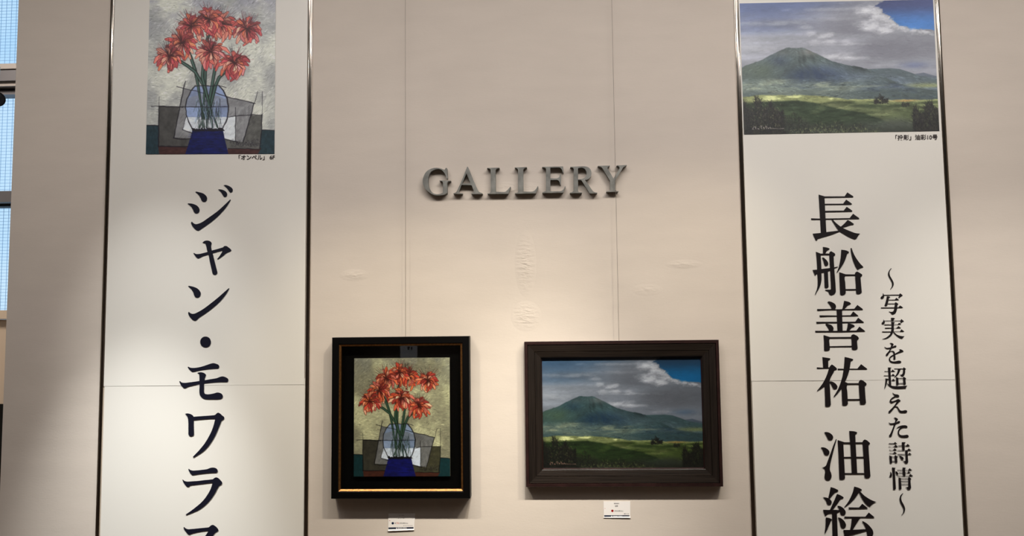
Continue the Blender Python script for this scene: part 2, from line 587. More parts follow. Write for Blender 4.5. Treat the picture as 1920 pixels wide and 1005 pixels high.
# big katakana of the left poster, kanji and small line of the right poster
KATA = [
 (340, 340, 10.05, ["795,72 835,68 880,80 925,103 955,128 970,160 965,190 945,212 922,210 900,192 880,160 850,122 820,95",
  "693,150 740,152 785,163 825,182 855,212 865,245 855,280 830,297 805,293 785,270 765,235 740,200 712,172",
  "263,202 280,192 340,205 400,223 450,255 480,295 484,335 470,370 440,388 410,385 385,365 365,320 335,270 300,232",
  "118,425 135,413 200,420 250,435 300,462 335,505 343,545 333,580 300,603 265,603 243,585 220,535 190,485 155,450",
  "182,775 200,757 225,785 262,805 320,798 400,762 490,700 590,630 690,555 790,465 870,390 920,340 933,352 890,425 830,510 740,610 640,705 540,785 440,855 340,922 310,928 275,915 240,885 200,830 185,800"]),
 (350, 440, 10.05, ["295,152 325,125 375,110 425,117 460,140 472,160 462,200 475,300 492,360 545,575 575,690 575,730 555,752 515,755 490,735 480,700 440,530 410,375 385,300 365,205 345,165 320,158",
  "125,350 140,343 165,360 215,365 300,350 400,323 475,298 580,270 680,240 710,215 740,212 790,240 830,275 843,293 830,312 780,332 740,355 690,398 630,440 588,470 573,460 610,415 650,355 682,300 580,325 490,352 400,378 300,410 240,440 215,447 185,430 160,400"]),
 (340, 525, 10.05, ["127,118 145,110 200,120 260,138 310,165 350,210 367,255 357,295 330,325 295,333 265,322 245,297 225,240 195,185 160,148",
  "130,615 140,597 165,620 200,635 240,635 300,610 390,560 490,490 600,405 710,315 810,225 895,152 903,165 860,240 800,325 720,415 620,505 520,585 420,655 330,715 290,755 262,768 225,758 180,720 140,665"]),
 (375, 631, 10.05, ["104,0 150,10 185,38 202,78 205,110 192,155 160,190 104,205 55,192 20,160 4,110 6,78 24,38 58,10"]),
 (330, 665, 10.05, ["218,235 232,225 262,242 320,250 400,243 500,220 590,190 650,170 700,160 760,172 800,192 815,220 810,245 785,262 700,266 600,275 480,292 400,308 345,322 310,326 280,310 250,280",
  "400,345 425,335 470,330 520,343 555,365 567,382 557,410 545,440 540,480 530,540 528,640 530,710 545,738 580,746 650,742 720,728 775,713 820,718 860,738 880,770 878,805 855,828 800,838 700,840 580,838 530,830 480,800 450,760 441,710 443,600 442,500 440,400 430,365",
  "60,503 75,500 105,522 150,530 250,522 430,497 540,480 680,458 780,438 840,415 890,410 945,430 980,455 988,480 980,505 955,518 850,517 700,525 540,543 430,557 320,580 230,603 180,628 160,630 120,605 85,560"]),
 (335, 765, 10.05, ["118,112 150,102 200,107 245,125 275,150 283,180 282,300 285,400 288,490 275,520 235,533 200,522 183,495 182,400 180,250 172,190 150,140",
  "270,165 290,163 480,150 660,137 690,125 720,98 745,88 770,97 820,140 855,170 862,187 850,210 810,240 790,290 750,385 690,520 620,640 540,745 460,820 380,875 280,935 265,925 300,885 400,780 480,680 550,570 610,455 660,320 690,202 600,203 450,213 285,228 270,230"]),
 (335, 870, 10.05, ["180,98 192,90 215,108 260,122 340,120 450,108 540,95 590,75 640,66 690,75 725,98 735,125 728,150 705,163 620,165 500,175 380,190 290,205 260,208 230,188 200,145",
  "70,300 80,293 105,315 150,330 220,328 350,320 500,303 640,288 675,262 705,252 740,262 790,308 818,345 820,365 805,385 770,405 745,440 700,525 630,635 560,720 480,795 380,865 270,915 145,965 130,952 200,905 320,815 420,730 500,640 560,550 600,475 640,352 520,365 400,380 300,393 220,405 180,432 160,428 125,395 90,345"]),
 (335, 905, 10.05, ["90,845 105,835 125,855 165,875 250,872 400,858 500,848 570,838 605,808 640,795 680,812 730,855 750,888 742,910 700,935 660,980 620,1040 560,1130 480,1230 380,1330 260,1420 130,1490 120,1478 230,1395 340,1270 440,1130 500,1005 540,945 562,905 450,918 330,940 240,965 200,980 175,970 140,930 105,885",
  "470,1220 500,1210 580,1260 690,1340 800,1430 840,1480 830,1520 790,1535 740,1500 640,1390 540,1290"]),
]
KANJI = [
 (1515, 355, 10.05, ["200,98 325,135 312,175 347,835 245,850", "300,132 690,131 742,57 850,127 855,140 845,152 300,160",
  "300,272 662,269 720,193 823,265 828,280 815,290 300,294", "300,404 672,400 730,328 832,398 835,412 822,422 300,432",
  "57,545 230,550 785,541 850,460 962,540 965,553 955,560 230,572 60,576", "88,835 245,820 345,805 575,778 600,795 500,835 350,885 230,920 185,938 170,965 148,965 125,920",
  "440,565 465,562 500,605 560,660 620,705 700,748 800,790 900,825 980,835 945,875 915,925 890,942 840,930 760,895 680,848 590,790 530,715 480,635",
  "615,705 690,640 735,590 755,578 800,605 862,648 860,668 810,675 730,700 640,725", "300,556 352,556 330,592 338,650 300,650"]),
 (1520, 455, 10.05, ["97,170 195,208 190,240 200,400 203,500 205,600 205,690 190,780 160,860 120,930 90,985 80,975 110,900 128,820 132,740 125,590 118,400 108,260",
  "350,205 360,175 385,160 420,180 455,205 463,225 455,245 433,262 438,360 450,560 470,800 475,920 460,955 420,985 375,990 355,975 330,925 290,905 262,890 300,885 370,885 382,870 378,750 365,500 350,240",
  "190,205 360,205 355,235 190,235", "230,80 300,90 350,105 358,118 345,130 315,145 285,190 275,215 235,215",
  "213,282 240,280 280,310 315,350 332,390 325,425 295,440 265,432 250,390 235,335",
  "35,515 120,507 250,490 360,478 440,465 508,450 515,460 440,490 330,540 210,570 120,590 103,600 92,623 80,620 60,575",
  "250,530 325,520 330,680 338,830 320,850 285,857 262,845 258,700",
  "575,132 680,150 718,170 722,185 710,200 688,210 670,270 630,370 580,455 530,525 497,570 490,560 520,490 550,370 570,240",
  "752,103 772,100 790,155 820,225 870,310 930,390 992,455 985,468 940,480 885,515 860,480 820,400 780,280 758,170",
  "538,555 650,592 670,600 645,640 652,760 662,930 655,965 620,985 575,990 555,970 548,800", "640,595 845,597 845,622 640,625", "655,873 865,873 865,896 655,896",
  "835,590 845,560 875,543 910,560 965,595 973,615 960,635 940,650 950,780 963,930 945,955 900,970 865,965 855,940 850,800"]),
 (1525, 560, 10.05, ["265,65 285,52 330,58 380,80 415,110 428,150 420,180 405,205 350,205 335,170 310,120 285,90",
  "580,38 640,52 690,72 710,92 695,108 665,118 620,160 580,195 545,200 560,140", "70,195 350,193 430,200 770,190 830,117 930,192 935,205 920,212 550,215 250,218 75,230",
  "438,205 560,205 542,245 553,610 455,615", "115,313 440,316 700,312 752,240 845,318 848,328 550,332 250,340 122,347",
  "55,435 440,435 790,433 845,358 950,440 950,452 550,460 250,462 60,470", "225,482 245,472 290,480 340,498 370,530 382,565 375,595 360,612 300,612 290,580 262,530",
  "652,460 710,475 760,495 782,515 770,530 735,540 700,575 670,605 625,608 640,540", "35,605 450,605 810,600 868,525 972,605 975,618 550,632 250,632 38,636",
  "192,685 310,722 330,735 305,765 305,850 312,950 300,975 250,985 215,985 203,970 200,800", "300,724 725,720 725,748 300,752", "300,895 730,887 730,910 300,915",
  "712,705 725,685 750,672 790,683 845,720 858,742 850,765 825,782 828,850 835,935 820,955 770,965 735,963 725,940 720,800"]),
 (1528, 665, 10.05, ["140,45 220,57 285,68 292,80 280,98 250,110 252,250 155,250", "35,238 150,245 280,240 285,262 150,265 38,270",
  "265,260 285,215 320,185 360,210 410,255 415,275 400,288 375,295 350,340 300,430 265,510 220,560 150,620 90,660 48,688 38,680 80,630 140,550 190,460 230,370",
  "180,540 275,500 285,650 300,940 290,965 245,980 205,978 193,960 190,800", "270,500 320,505 370,530 410,570 425,605 418,635 385,650 350,642 330,610 305,560 280,525",
  "560,42 640,60 715,82 722,95 710,110 678,122 668,180 655,260 630,360 600,440 565,520 500,640 430,730 365,800 352,790 390,730 440,640 490,510 520,400 540,280 555,140",
  "428,262 540,265 800,262 870,178 980,262 985,272 970,280 640,282 540,287 432,290", "500,560 565,512 630,540 605,580 610,700 622,920 605,945 550,957 525,955 515,930",
  "605,537 845,537 845,560 605,562", "615,835 855,833 855,857 615,860", "825,530 840,490 865,473 900,485 960,530 975,552 970,570 940,590 950,760 963,905 945,928 890,937 858,935 846,910"]),
 (1535, 800, 10.05, ["105,105 140,100 190,110 240,140 268,175 272,215 255,245 215,255 180,243 160,205 135,155", "38,392 75,388 130,400 175,430 200,465 202,500 185,530 145,540 110,525 92,480 65,425",
  "325,232 340,240 320,310 280,460 240,620 215,740 212,820 235,880 243,940 225,990 200,1010 140,1005 115,980 112,920 122,850 110,800 85,780 50,770 90,765 130,740 165,660 210,540 270,370",
  "358,252 470,288 490,300 465,335 475,520 497,960 490,985 440,1000 400,998 390,980 385,850 375,550", "575,80 680,90 725,105 722,122 690,145 697,320 728,885 625,885 600,400",
  "465,293 845,293 845,318 465,322", "470,568 855,565 855,590 470,592", "490,873 870,873 870,895 490,897", "825,300 840,260 870,240 910,258 965,305 968,325 940,345 945,480 975,930 960,955 900,968 870,962 862,930 848,600"]),
 (1540, 905, 10.05, ["175,82 250,105 310,135 320,155 300,172 265,185 220,230 155,305 130,285 155,190", "28,275 60,275 130,292 165,315 190,345 195,380 175,412 140,422 112,405 90,350 55,300",
  "295,212 350,232 415,270 420,290 405,300 370,308 330,360 270,440 205,512 160,515 200,430 250,320", "300,435 340,438 395,465 440,510 460,555 450,595 420,615 385,613 360,590 350,540 330,490",
  "32,510 120,513 355,512 350,545 300,570 200,580 110,600 88,628 70,625 50,580", "200,575 298,570 295,620 310,1005 318,1400 222,1400",
  "82,655 150,665 205,690 180,730 140,820 100,910 70,965 60,955 75,850 82,740", "310,655 350,660 410,700 450,750 465,800 455,840 420,862 385,860 365,830 350,760 330,700",
  "620,72 700,95 760,125 765,145 725,155 705,190 640,285 560,370 490,430 435,470 430,460 500,370 560,260 600,160", "705,165 735,165 790,225 870,285 960,335 1040,365 985,385 945,420 920,455 870,430 800,350 745,260",
  "512,465 710,468 772,395 875,478 872,490 520,498", "430,637 600,640 830,640 895,560 1000,650 995,663 600,662 435,672", "575,655 745,655 720,680 670,760 590,890 540,900 560,800",
  "412,892 600,888 840,875 865,905 620,975 490,1010 470,1050 440,1050 430,980", "765,728 790,728 860,770 930,840 970,900 980,950 965,1005 940,1050 890,1060 865,990 845,890 810,800"]),
]
SMALL = [
 (1645, 495, ["470,142 490,152 450,205 420,270 418,330 440,410 490,500 540,590 562,660 558,720 530,785 480,840 445,880 435,868 470,820 500,750 500,670 470,590 420,500 375,400 365,330 380,270 415,205"]),
 (1645, 545, ["185,90 205,95 225,140 235,190 220,245 190,275 150,283 120,270 110,240 130,205 175,175 185,140", "220,142 745,132 780,88 870,155 870,165 800,210 740,255 718,245 750,160 220,165",
  "325,190 400,195 445,215 430,232 400,245 385,330 350,470 340,510 320,525 270,525 245,510 270,440 310,290", "390,308 600,305 650,243 740,310 735,325 390,328", "355,440 600,440 595,460 350,462",
  "600,410 640,395 720,455 710,480 690,500 685,560 665,680 635,755 590,795 510,818 490,805 465,765 390,722 400,712 490,725 545,710 575,640 590,540 600,470", "118,575 580,570 720,572 780,503 880,575 870,590 580,598 125,602"]),
 (1648, 592, ["410,70 500,72 545,85 540,100 510,120 510,175 425,175", "150,125 175,150 198,200 200,240 175,285 140,298 105,290 90,265 100,235 140,200 150,165", "190,165 740,165 765,110 860,185 800,220 750,260 735,255 740,180 190,182",
  "185,295 420,298 630,297 685,238 768,300 420,320 190,323", "205,408 420,410 610,410 668,350 750,412 745,428 420,435 210,440", "108,535 400,537 720,535 775,465 878,545 520,552 400,562 112,565",
  "420,205 500,212 550,228 515,262 512,400 510,520 480,590 430,670 360,735 260,785 130,805 112,795 220,760 310,700 370,640 405,570 425,450 428,300", "490,560 520,555 560,600 640,655 730,688 820,700 880,700 835,740 800,785 760,780 670,740 590,680 520,605"]),
 (1650, 638, ["330,100 375,90 430,102 470,135 455,170 430,210 400,280 350,375 300,460 260,525 230,545 205,530 200,495 240,440 300,370 350,280 375,210 385,155 360,120",
  "148,230 160,222 200,250 260,258 340,245 430,215 500,183 545,178 570,200 555,228 500,245 430,268 350,290 280,302 230,300 180,270", "345,375 420,360 470,370 505,410 518,480 530,600 530,650 500,675 470,665 460,640 462,520 455,440 430,390 395,385 345,410 300,470",
  "640,318 690,308 745,325 795,360 808,380 790,398 720,420 640,448 520,495 430,550 370,600 350,650 365,695 420,720 520,722 640,697 700,705 732,740 715,770 660,785 560,790 450,785 370,760 320,710 305,650 330,580 390,525 460,485 540,440 640,385 685,360 675,335"]),
 (1652, 682, ["235,128 340,130 352,145 325,175 330,400 340,560 350,760 270,760 262,560 245,300", "115,255 250,258 345,255 395,200 475,262 470,272 250,273 118,275", "95,402 250,402 355,402 405,343 480,405 475,415 250,420 98,422",
  "335,572 365,570 415,512 485,572 480,583 335,585", "148,500 260,520 265,545 225,545 205,640 180,740 130,855 112,850 140,700 150,600", "205,660 240,690 300,725 370,755 500,768 700,765 900,748 870,790 845,845 700,852 520,855 420,840 330,800 260,745 200,680",
  "450,163 750,163 775,118 855,175 845,195 825,215 825,310 800,390 765,425 710,440 685,425 670,395 620,370 690,372 730,350 745,290 752,185 450,182", "570,175 680,175 640,270 590,360 530,425 460,475 445,465 500,400 545,320 570,240",
  "510,455 600,485 590,520 600,640 602,720 540,740 520,725", "590,492 765,490 765,508 590,510", "595,662 775,660 775,684 595,686", "750,470 780,445 860,500 850,520 835,535 850,700 820,715 770,715 762,650"]),
 (1655, 732, ["330,85 345,75 375,105 420,130 480,135 540,152 567,190 560,225 520,235 455,232 380,265 320,305 290,340 295,362 340,368 420,345 500,305 530,290 580,320 625,355 570,395 500,470 440,540 470,545 510,555 545,600 580,655 620,690 690,693 770,675 820,685 845,720 825,755 770,770 680,770 610,765 565,735 530,670 495,600 460,575 420,580 370,640 300,720 255,768 230,775 205,760 198,725 230,690 300,625 380,540 440,455 490,370 420,390 340,430 290,440 250,410 232,370 260,310 330,240 410,195 425,185 390,160 360,130"]),
 (1658, 776, ["320,135 370,125 420,140 475,180 465,205 430,245 400,340 340,500 280,680 245,770 210,793 175,785 165,750 200,690 260,560 330,380 370,260 380,190 355,155", "148,300 160,292 195,318 250,322 340,308 420,285 480,250 520,247 550,270 530,300 470,322 380,355 280,370 225,370 180,345",
  "418,490 470,445 560,405 660,388 740,395 785,420 798,455 780,475 720,470 650,475 580,510 530,560 510,620 520,690 570,725 650,732 730,722 785,715 830,740 838,780 810,800 720,812 600,805 530,780 480,720 460,650 470,580 510,510 590,455 540,455 480,475 430,495"]),
 (1660, 822, ["118,165 290,165 330,120 405,175 400,187 122,193", "108,275 300,270 350,215 432,280 428,292 112,295", "132,388 270,388 320,335 395,395 392,408 138,413", "138,500 270,500 320,450 400,510 395,522 142,525",
  "135,582 235,618 225,650 235,845 180,862 155,850", "215,625 335,622 335,640 215,642", "220,775 340,772 340,798 220,800", "310,605 345,570 430,630 420,650 405,660 415,825 380,840 335,840",
  "560,130 680,130 695,145 660,175 665,410 585,410", "440,245 570,242 710,243 762,185 840,255 835,268 570,268 442,270", "415,402 750,402 800,340 890,405 885,415 420,420",
  "680,405 770,405 768,560 780,740 785,800 770,840 720,860 680,850 650,810 580,770 640,775 690,765 695,740 690,560", "420,537 680,537 775,542 825,490 900,545 895,557 680,560 425,565", "458,600 510,602 570,622 615,655 628,690 610,725 570,738 540,720 520,670 490,630"]),
 (1662, 870, ["190,115 300,130 315,142 290,170 300,400 325,830 320,860 260,882 230,870 215,400", "130,255 160,285 185,340 188,400 170,445 135,458 100,430 115,395 135,340", "300,250 340,255 390,290 408,335 395,365 370,380 345,365 325,310",
  "550,115 640,125 672,138 640,165 655,410 570,410", "370,197 560,202 745,203 795,143 880,208 875,218 372,218", "425,293 560,293 715,297 762,243 832,300 828,310 430,315", "365,400 560,402 765,402 820,340 910,405 905,417 370,418",
  "415,460 505,488 498,520 510,700 520,850 470,875 430,868 425,700", "500,490 755,487 755,508 500,510", "505,583 760,583 760,605 505,605", "510,685 760,683 760,703 510,705", "745,475 775,440 855,505 845,525 825,540 830,650 845,800 835,840 800,870 750,880 720,865 700,825 640,790 700,790 748,785 750,600"]),
 (1665, 920, ["510,80 525,92 480,150 455,215 455,290 480,370 530,460 570,550 588,620 580,690 550,760 500,810 465,852 455,838 500,780 525,710 525,620 490,540 440,450 405,350 395,280 410,200 455,130"]),
]
# upper case letters of the sign: (label, origin, loops)
SIGN = [
 ('G', 785, ["655,185 665,195 672,300 680,430 660,440 650,400 625,340 590,285 540,235 480,212 420,215 350,240 285,285 240,370 222,470 225,560 245,650 290,730 350,785 420,805 490,800 545,780 570,765 572,540 550,500 490,490 490,480 755,485 755,495 700,500 672,530 672,775 600,812 500,830 400,830 300,795 215,735 140,660 100,560 95,470 115,390 160,300 230,235 310,200 400,185 490,190 560,212 610,230 635,190"]),
 ('A', 785, ["1140,158 1160,160 1190,230 1290,480 1390,700 1425,750 1504,785 1504,797 1240,800 1240,790 1290,765 1300,745 1256,610 1235,590 1010,585 945,750 975,775 1035,785 1035,795 818,797 815,785 870,765 905,720 990,540 1060,370", "1125,315 1222,552 1022,552"]),
 ('L', 885, ["350,185 645,180 650,192 600,195 570,215 555,240 560,745 700,750 785,745 820,720 850,690 905,625 915,635 855,793 365,798 362,788 410,780 440,745 440,240 425,210 395,195 352,195"]),
 ('L', 885, ["1005,175 1290,165 1295,178 1250,185 1222,205 1207,235 1210,740 1340,745 1430,740 1465,725 1500,690 1550,612 1562,628 1505,783 1010,793 1010,780 1060,770 1085,740 1085,235 1070,205 1040,185 1008,187"]),
 ('E', 985, ["395,160 890,150 905,300 895,310 880,285 865,235 835,195 790,175 600,180 590,190 590,430 700,430 770,420 800,400 815,340 838,345 840,580 825,585 805,520 780,485 740,465 600,470 590,480 590,735 750,735 850,725 890,700 930,620 950,625 890,768 400,775 405,762 450,745 485,735 487,215 470,180 430,172 397,170"]),
 ('R', 985, ["1060,160 1270,150 1400,150 1470,165 1530,215 1555,290 1550,370 1510,430 1440,465 1405,470 1480,570 1560,690 1600,740 1660,765 1695,770 1695,782 1520,785 1505,770 1400,600 1330,490 1300,470 1241,470 1241,720 1260,755 1335,765 1340,775 1050,780 1050,768 1100,755 1140,725 1140,215 1125,185 1095,172 1060,172", "1241,195 1330,180 1390,205 1435,270 1440,340 1415,400 1350,440 1241,455"]),
 ('Y', 1085, ["455,135 735,130 735,142 690,160 680,190 820,435 955,215 965,180 945,150 895,135 895,125 1130,118 1132,130 1080,150 1040,190 870,470 858,495 860,700 885,725 940,735 940,745 655,750 655,738 720,725 742,690 742,495 725,460 570,210 530,165 455,145"]),
]
SIGN_LABEL = ['grey metal capital letter G, first of the sign on the wall',
              'grey metal capital letter A with a triangular opening, after the G',
              'first grey metal letter L of the sign, standing right after the A',
              'second grey metal letter L of the sign, standing just before the E',
              'grey metal capital letter E with three arms, before the R',
              'grey metal capital letter R with bowl and slanting leg, before the Y',
              'grey metal capital letter Y with a picture wire crossing in front']
LETTER_D = -0.019
for (ch, ox, loops), lab in zip(SIGN, SIGN_LABEL):
    bm = bmesh.new()
    solid_shape(bm, [smooth_poly(parse(s), 40, 4) for s in loops], LETTER_D, -0.0006, px_place(ox, 300, 12.56))
    o = obj('sign_letter', bm, M['letter'])
    c = sum((Vector(v.co) for v in o.data.vertices), Vector()) / len(o.data.vertices)
    o.data.transform(Matrix.Translation(-c))
    o.location = c
    tag(o, lab, 'letter', 'metal letters of the wall sign')


# ------------------------------------------------------------------ painting in numpy: brush strokes on a canvas, colour per grid point
class Canvas:
    def __init__(self, w, h, place, col, seed):
        self.w, self.h, self.place = w, h, place
        self.a = np.zeros((h, w, 3), np.float32) + np.array(col, np.float32)
        self.z = np.zeros((h, w), np.float32)
        self.r = np.random.default_rng(seed)

    def P(self, p):
        u, v = self.place(*p)
        return np.array((u * self.w, v * self.h), np.float32)

    def box(self, pts, pad):
        x0 = int(max(0, math.floor(pts[:, 0].min() - pad)))
        x1 = int(min(self.w, math.ceil(pts[:, 0].max() + pad) + 1))
        y0 = int(max(0, math.floor(pts[:, 1].min() - pad)))
        y1 = int(min(self.h, math.ceil(pts[:, 1].max() + pad) + 1))
        if x1 <= x0 or y1 <= y0:
            return None
        Y, X = np.mgrid[y0:y1, x0:x1].astype(np.float32)
        return x0, x1, y0, y1, X + 0.5, Y + 0.5

    def stroke(self, pts, w, col, a=1.0, hz=0.0, raw=False):
        """pts design points, w widths in canvas px (one per point)"""
        p = np.array(pts, np.float32) if raw else np.array([self.P(q) for q in pts], np.float32)
        w = np.array(w, np.float32) * 0.5
        b = self.box(p, float(w.max()) + 1.5)
        if b is None:
            return
        x0, x1, y0, y1, X, Y = b
        best = np.full(X.shape, -9.0, np.float32)
        for i in range(len(p) - 1):
            d = p[i + 1] - p[i]
            l2 = float(d @ d) + 1e-6
            t = np.clip(((X - p[i, 0]) * d[0] + (Y - p[i, 1]) * d[1]) / l2, 0, 1)
            dist = np.hypot(X - p[i, 0] - t * d[0], Y - p[i, 1] - t * d[1])
            best = np.maximum(best, (w[i] + (w[i + 1] - w[i]) * t) - dist)
        m = np.clip(best + 0.5, 0, 1) * a
        self.a[y0:y1, x0:x1] += (np.array(col, np.float32) - self.a[y0:y1, x0:x1]) * m[..., None]
        if hz:
            self.z[y0:y1, x0:x1] = np.maximum(self.z[y0:y1, x0:x1], m * hz)

    def mask(self, pts, raw=False):
        p = np.array(pts, np.float32) if raw else np.array([self.P(q) for q in pts], np.float32)
        b = self.box(p, 1)
        x0, x1, y0, y1, X, Y = b
        ins = np.zeros(X.shape, bool)
        n = len(p)
        for i in range(n):
            ax, ay = p[i]
            bx, by = p[(i + 1) % n]
            if ay == by:
                continue
            ins ^= ((ay > Y) != (by > Y)) & (X < (bx - ax) * (Y - ay) / (by - ay) + ax)
        return (x0, x1, y0, y1), ins.astype(np.float32)

    def poly(self, pts, col, a=1.0, tex=0.0, hatch=0):
        (x0, x1, y0, y1), m = self.mask(pts)
        c = np.array(col, np.float32)
        if tex:
            n = fbm(x1 - x0, y1 - y0, 9, 9, 4, self.r)
            c = c[None, None] * (1 + tex * (n[..., None] - 0.5) * 2)
        self.a[y0:y1, x0:x1] += (c - self.a[y0:y1, x0:x1]) * (m * a)[..., None]
        return (x0, x1, y0, y1), m


def fbm(w, h, fx, fy, octv, r, gain=0.55):
    out = np.zeros((h, w), np.float32)
    amp, tot = 1.0, 0.0
    for _ in range(octv):
        gx, gy = max(2, int(math.ceil(fx)) + 1), max(2, int(math.ceil(fy)) + 1)
        g = r.random((gy + 1, gx + 1)).astype(np.float32)
        xs = np.linspace(0, gx - 1e-3, w, dtype=np.float32)
        ys = np.linspace(0, gy - 1e-3, h, dtype=np.float32)
        xi, yi = xs.astype(int), ys.astype(int)
        xf, yf = xs - xi, ys - yi
        xf, yf = xf * xf * (3 - 2 * xf), yf * yf * (3 - 2 * yf)
        g0 = g[yi][:, xi] * (1 - xf) + g[yi][:, xi + 1] * xf
        g1 = g[yi + 1][:, xi] * (1 - xf) + g[yi + 1][:, xi + 1] * xf
        out += amp * (g0 * (1 - yf[:, None]) + g1 * yf[:, None])
        tot += amp
        amp *= gain
        fx, fy = fx * 2, fy * 2
    return out / tot


def flower_canvas(gw, gh, pal, seed=7):
    """red flowers in a glass vase, design points in the frame of a 875-wide study"""
    W, H = gw * 2, gh * 2

    def place(x, y):
        v = y / 937.0
        l = 66 - 23 * v
        r = 833 - 8 * v
        return (x - l) / (r - l), v
    c = Canvas(W, H, place, pal['bg'], seed)
    R = c.r
    k = W / 480.0
    n = fbm(W, H, 4, 5, 5, R)
    n2 = fbm(W, H, 7, 9, 5, R)
    bg, hi, lo = (np.array(pal[q], np.float32) for q in ('bg', 'bg_hi', 'bg_lo'))
    t = np.clip((n - 0.36) / 0.28, 0, 1)[..., None]
    c.a[:] = lo + (hi - lo) * t
    vv = np.linspace(0, 1, H)[:, None, None]
    top = np.clip(1 - vv / 0.28, 0, 1) * np.clip((n2 - 0.35) / 0.3, 0, 1)[..., None]
    c.a += (np.array(pal['bg_top'], np.float32) - c.a) * top * 0.75
    # fine hatched brushwork
    for _ in range(7600):
        x, y = R.random() * W, R.random() * H * 0.86
        patch = n2[min(H - 1, int(y)), min(W - 1, int(x))]
        ang = (-0.75 if patch > 0.5 else 0.0) + R.normal() * 0.12
        if y > H * 0.55 and x < W * 0.3:
            ang = R.normal() * 0.06
        l = (5 + 8 * R.random()) * k
        base = c.a[min(H - 1, int(y)), min(W - 1, int(x))]
        f = 1 + R.normal() * pal.get('rough', 0.17)
        c.stroke([(x, y), (x + l * math.cos(ang), y + l * math.sin(ang))], [1.7 * k, 0.8 * k], base * f, 0.75, 0.25, raw=True)
    ink = pal['ink']

    def line(pts, w, a=0.95):
        w = w * 1.22
        q = []
        for i in range(len(pts) - 1):
            (ax, ay), (bx, by) = pts[i], pts[i + 1]
            m = max(2, int(math.hypot(bx - ax, by - ay) / 22))
            for j in range(m):
                s = j / m
                q.append((ax + (bx - ax) * s + R.normal() * 1.2, ay + (by - ay) * s + R.normal() * 1.2))
        q.append(pts[-1])
        c.stroke(q, [max(0.8, w * k * (0.75 + 0.5 * R.random())) for _ in q], ink, a, 0.4)

    # table, papers
    c.poly([(20, 762), (122, 765), (122, 885), (132, 950), (20, 950)], pal['teal'], 1, 0.25)
    c.poly([(745, 790), (860, 796), (860, 950), (690, 950), (735, 890)], pal['teal'], 1, 0.25)
    c.poly([(120, 885), (300, 885), (290, 950), (128, 950)], pal['brown'], 1, 0.3)
    c.poly([(540, 900), (745, 900), (715, 950), (540, 950)], pal['brown'], 1, 0.3)
    c.poly([(125, 648), (330, 652), (330, 888), (122, 888)], pal['dark'], 1, 0.22)
    c.poly([(640, 702), (750, 705), (738, 905), (500, 905), (500, 835), (630, 860)], pal['dark2'], 1, 0.25)
    c.poly([(278, 542), (340, 552), (545, 595), (702, 632), (636, 864), (520, 845), (320, 842), (216, 836)], pal['grey'], 1, 0.2)
    c.poly([(290, 712), (588, 710), (585, 858), (510, 838), (320, 802), (268, 790)], pal['white'], 1, 0.08)
    c.poly([(590, 660), (702, 640), (636, 864), (588, 858)], pal['grey'], 0.8, 0.25)
    for _ in range(360):
        x, y = 220 + 480 * R.random(), 560 + 290 * R.random()
        g = R.random()
        c.stroke([(x, y), (x + 14, y - 16)], [1.1 * k, 0.6 * k], ink if g < 0.6 else pal['bg_hi'], 0.30)
    # vase body
    vase = [(345, 525), (490, 525), (515, 555), (538, 600), (547, 650), (543, 700), (528, 745), (510, 788), (330, 788), (305, 745), (291, 700), (286, 655), (294, 605), (318, 555)]
    c.poly(vase, pal['vase'], 1, 0.14)
    c.poly([(345, 527), (400, 540), (330, 548)], pal['vase_hi'], 0.6, 0.1)
    c.poly([(296, 600), (400, 570), (545, 600), (547, 645), (286, 655)], pal['grey'], 0.45, 0.15)
    c.poly([(480, 530), (515, 555), (538, 600), (520, 605), (470, 570)], pal['vase_hi'], 0.55, 0.1)
    c.poly([(286, 650), (380, 652), (380, 712), (292, 712)], pal['vase_hi'], 0.55, 0.12)
    c.poly([(292, 714), (540, 714), (528, 745), (510, 788), (330, 788), (305, 745)], pal['white'], 0.92, 0.15)
    # stems
    st = pal['stem']
    sd, sl = np.array(st) * 0.45, np.array(st) * 1.55 + 12
    STEMS = [[(285, 280), (318, 350), (345, 430), (362, 520), (380, 640), (400, 775)],
             [(248, 372), (300, 405), (345, 440), (390, 515), (430, 640), (480, 775)],
             [(432, 190), (415, 260), (408, 350), (405, 520), (395, 640), (390, 775)],
             [(470, 390), (460, 450), (448, 520), (425, 650), (415, 775)],
             [(575, 395), (490, 475), (468, 525), (440, 640), (370, 775)],
             [(400, 345), (388, 470), (402, 525), (430, 640), (450, 775)]]
    for s in STEMS:
        w = [17, 18, 18, 15, 8, 6][:len(s)]
        c.stroke(s, [(q + 5) * k * 0.56 for q in w], sd, 0.95, 0.5)
        c.stroke(s, [q * k * 0.34 for q in w], st, 0.95, 0.6)
        c.stroke([(x - 2, y) for x, y in s], [q * k * 0.14 for q in w], sl, 0.7, 0.6)
    for _ in range(110):
        x = 350 + 150 * R.random()
        y = 600 + 100 * R.random()
        c.stroke([(x, y), (x + R.normal() * 14, y + 50 + 60 * R.random())], [1.6 * k, 0.8 * k], [sd, st, pal['vase_hi'], ink][R.integers(4)], 0.75)
    for _ in range(30):
        x = 350 + 160 * R.random()
        c.stroke([(x, 722 + 10 * R.random()), (x + R.normal() * 5, 775)], [1.4 * k, 0.8 * k], [sd, pal['white'], ink][R.integers(3)], 0.7)
    # blue cloth
    c.poly([(330, 785), (512, 785), (525, 850), (550, 950), (280, 950), (312, 850)], pal['blue'], 1, 0.35)
    for _ in range(60):
        y = 800 + 135 * R.random()
        x = 300 + 180 * R.random()
        c.stroke([(x, y), (x + 30 + 40 * R.random(), y + R.normal() * 2)], [1.5 * k, 0.7 * k], np.array(pal['blue']) * (0.4 if R.random() < 0.55 else 1.9), 0.5)
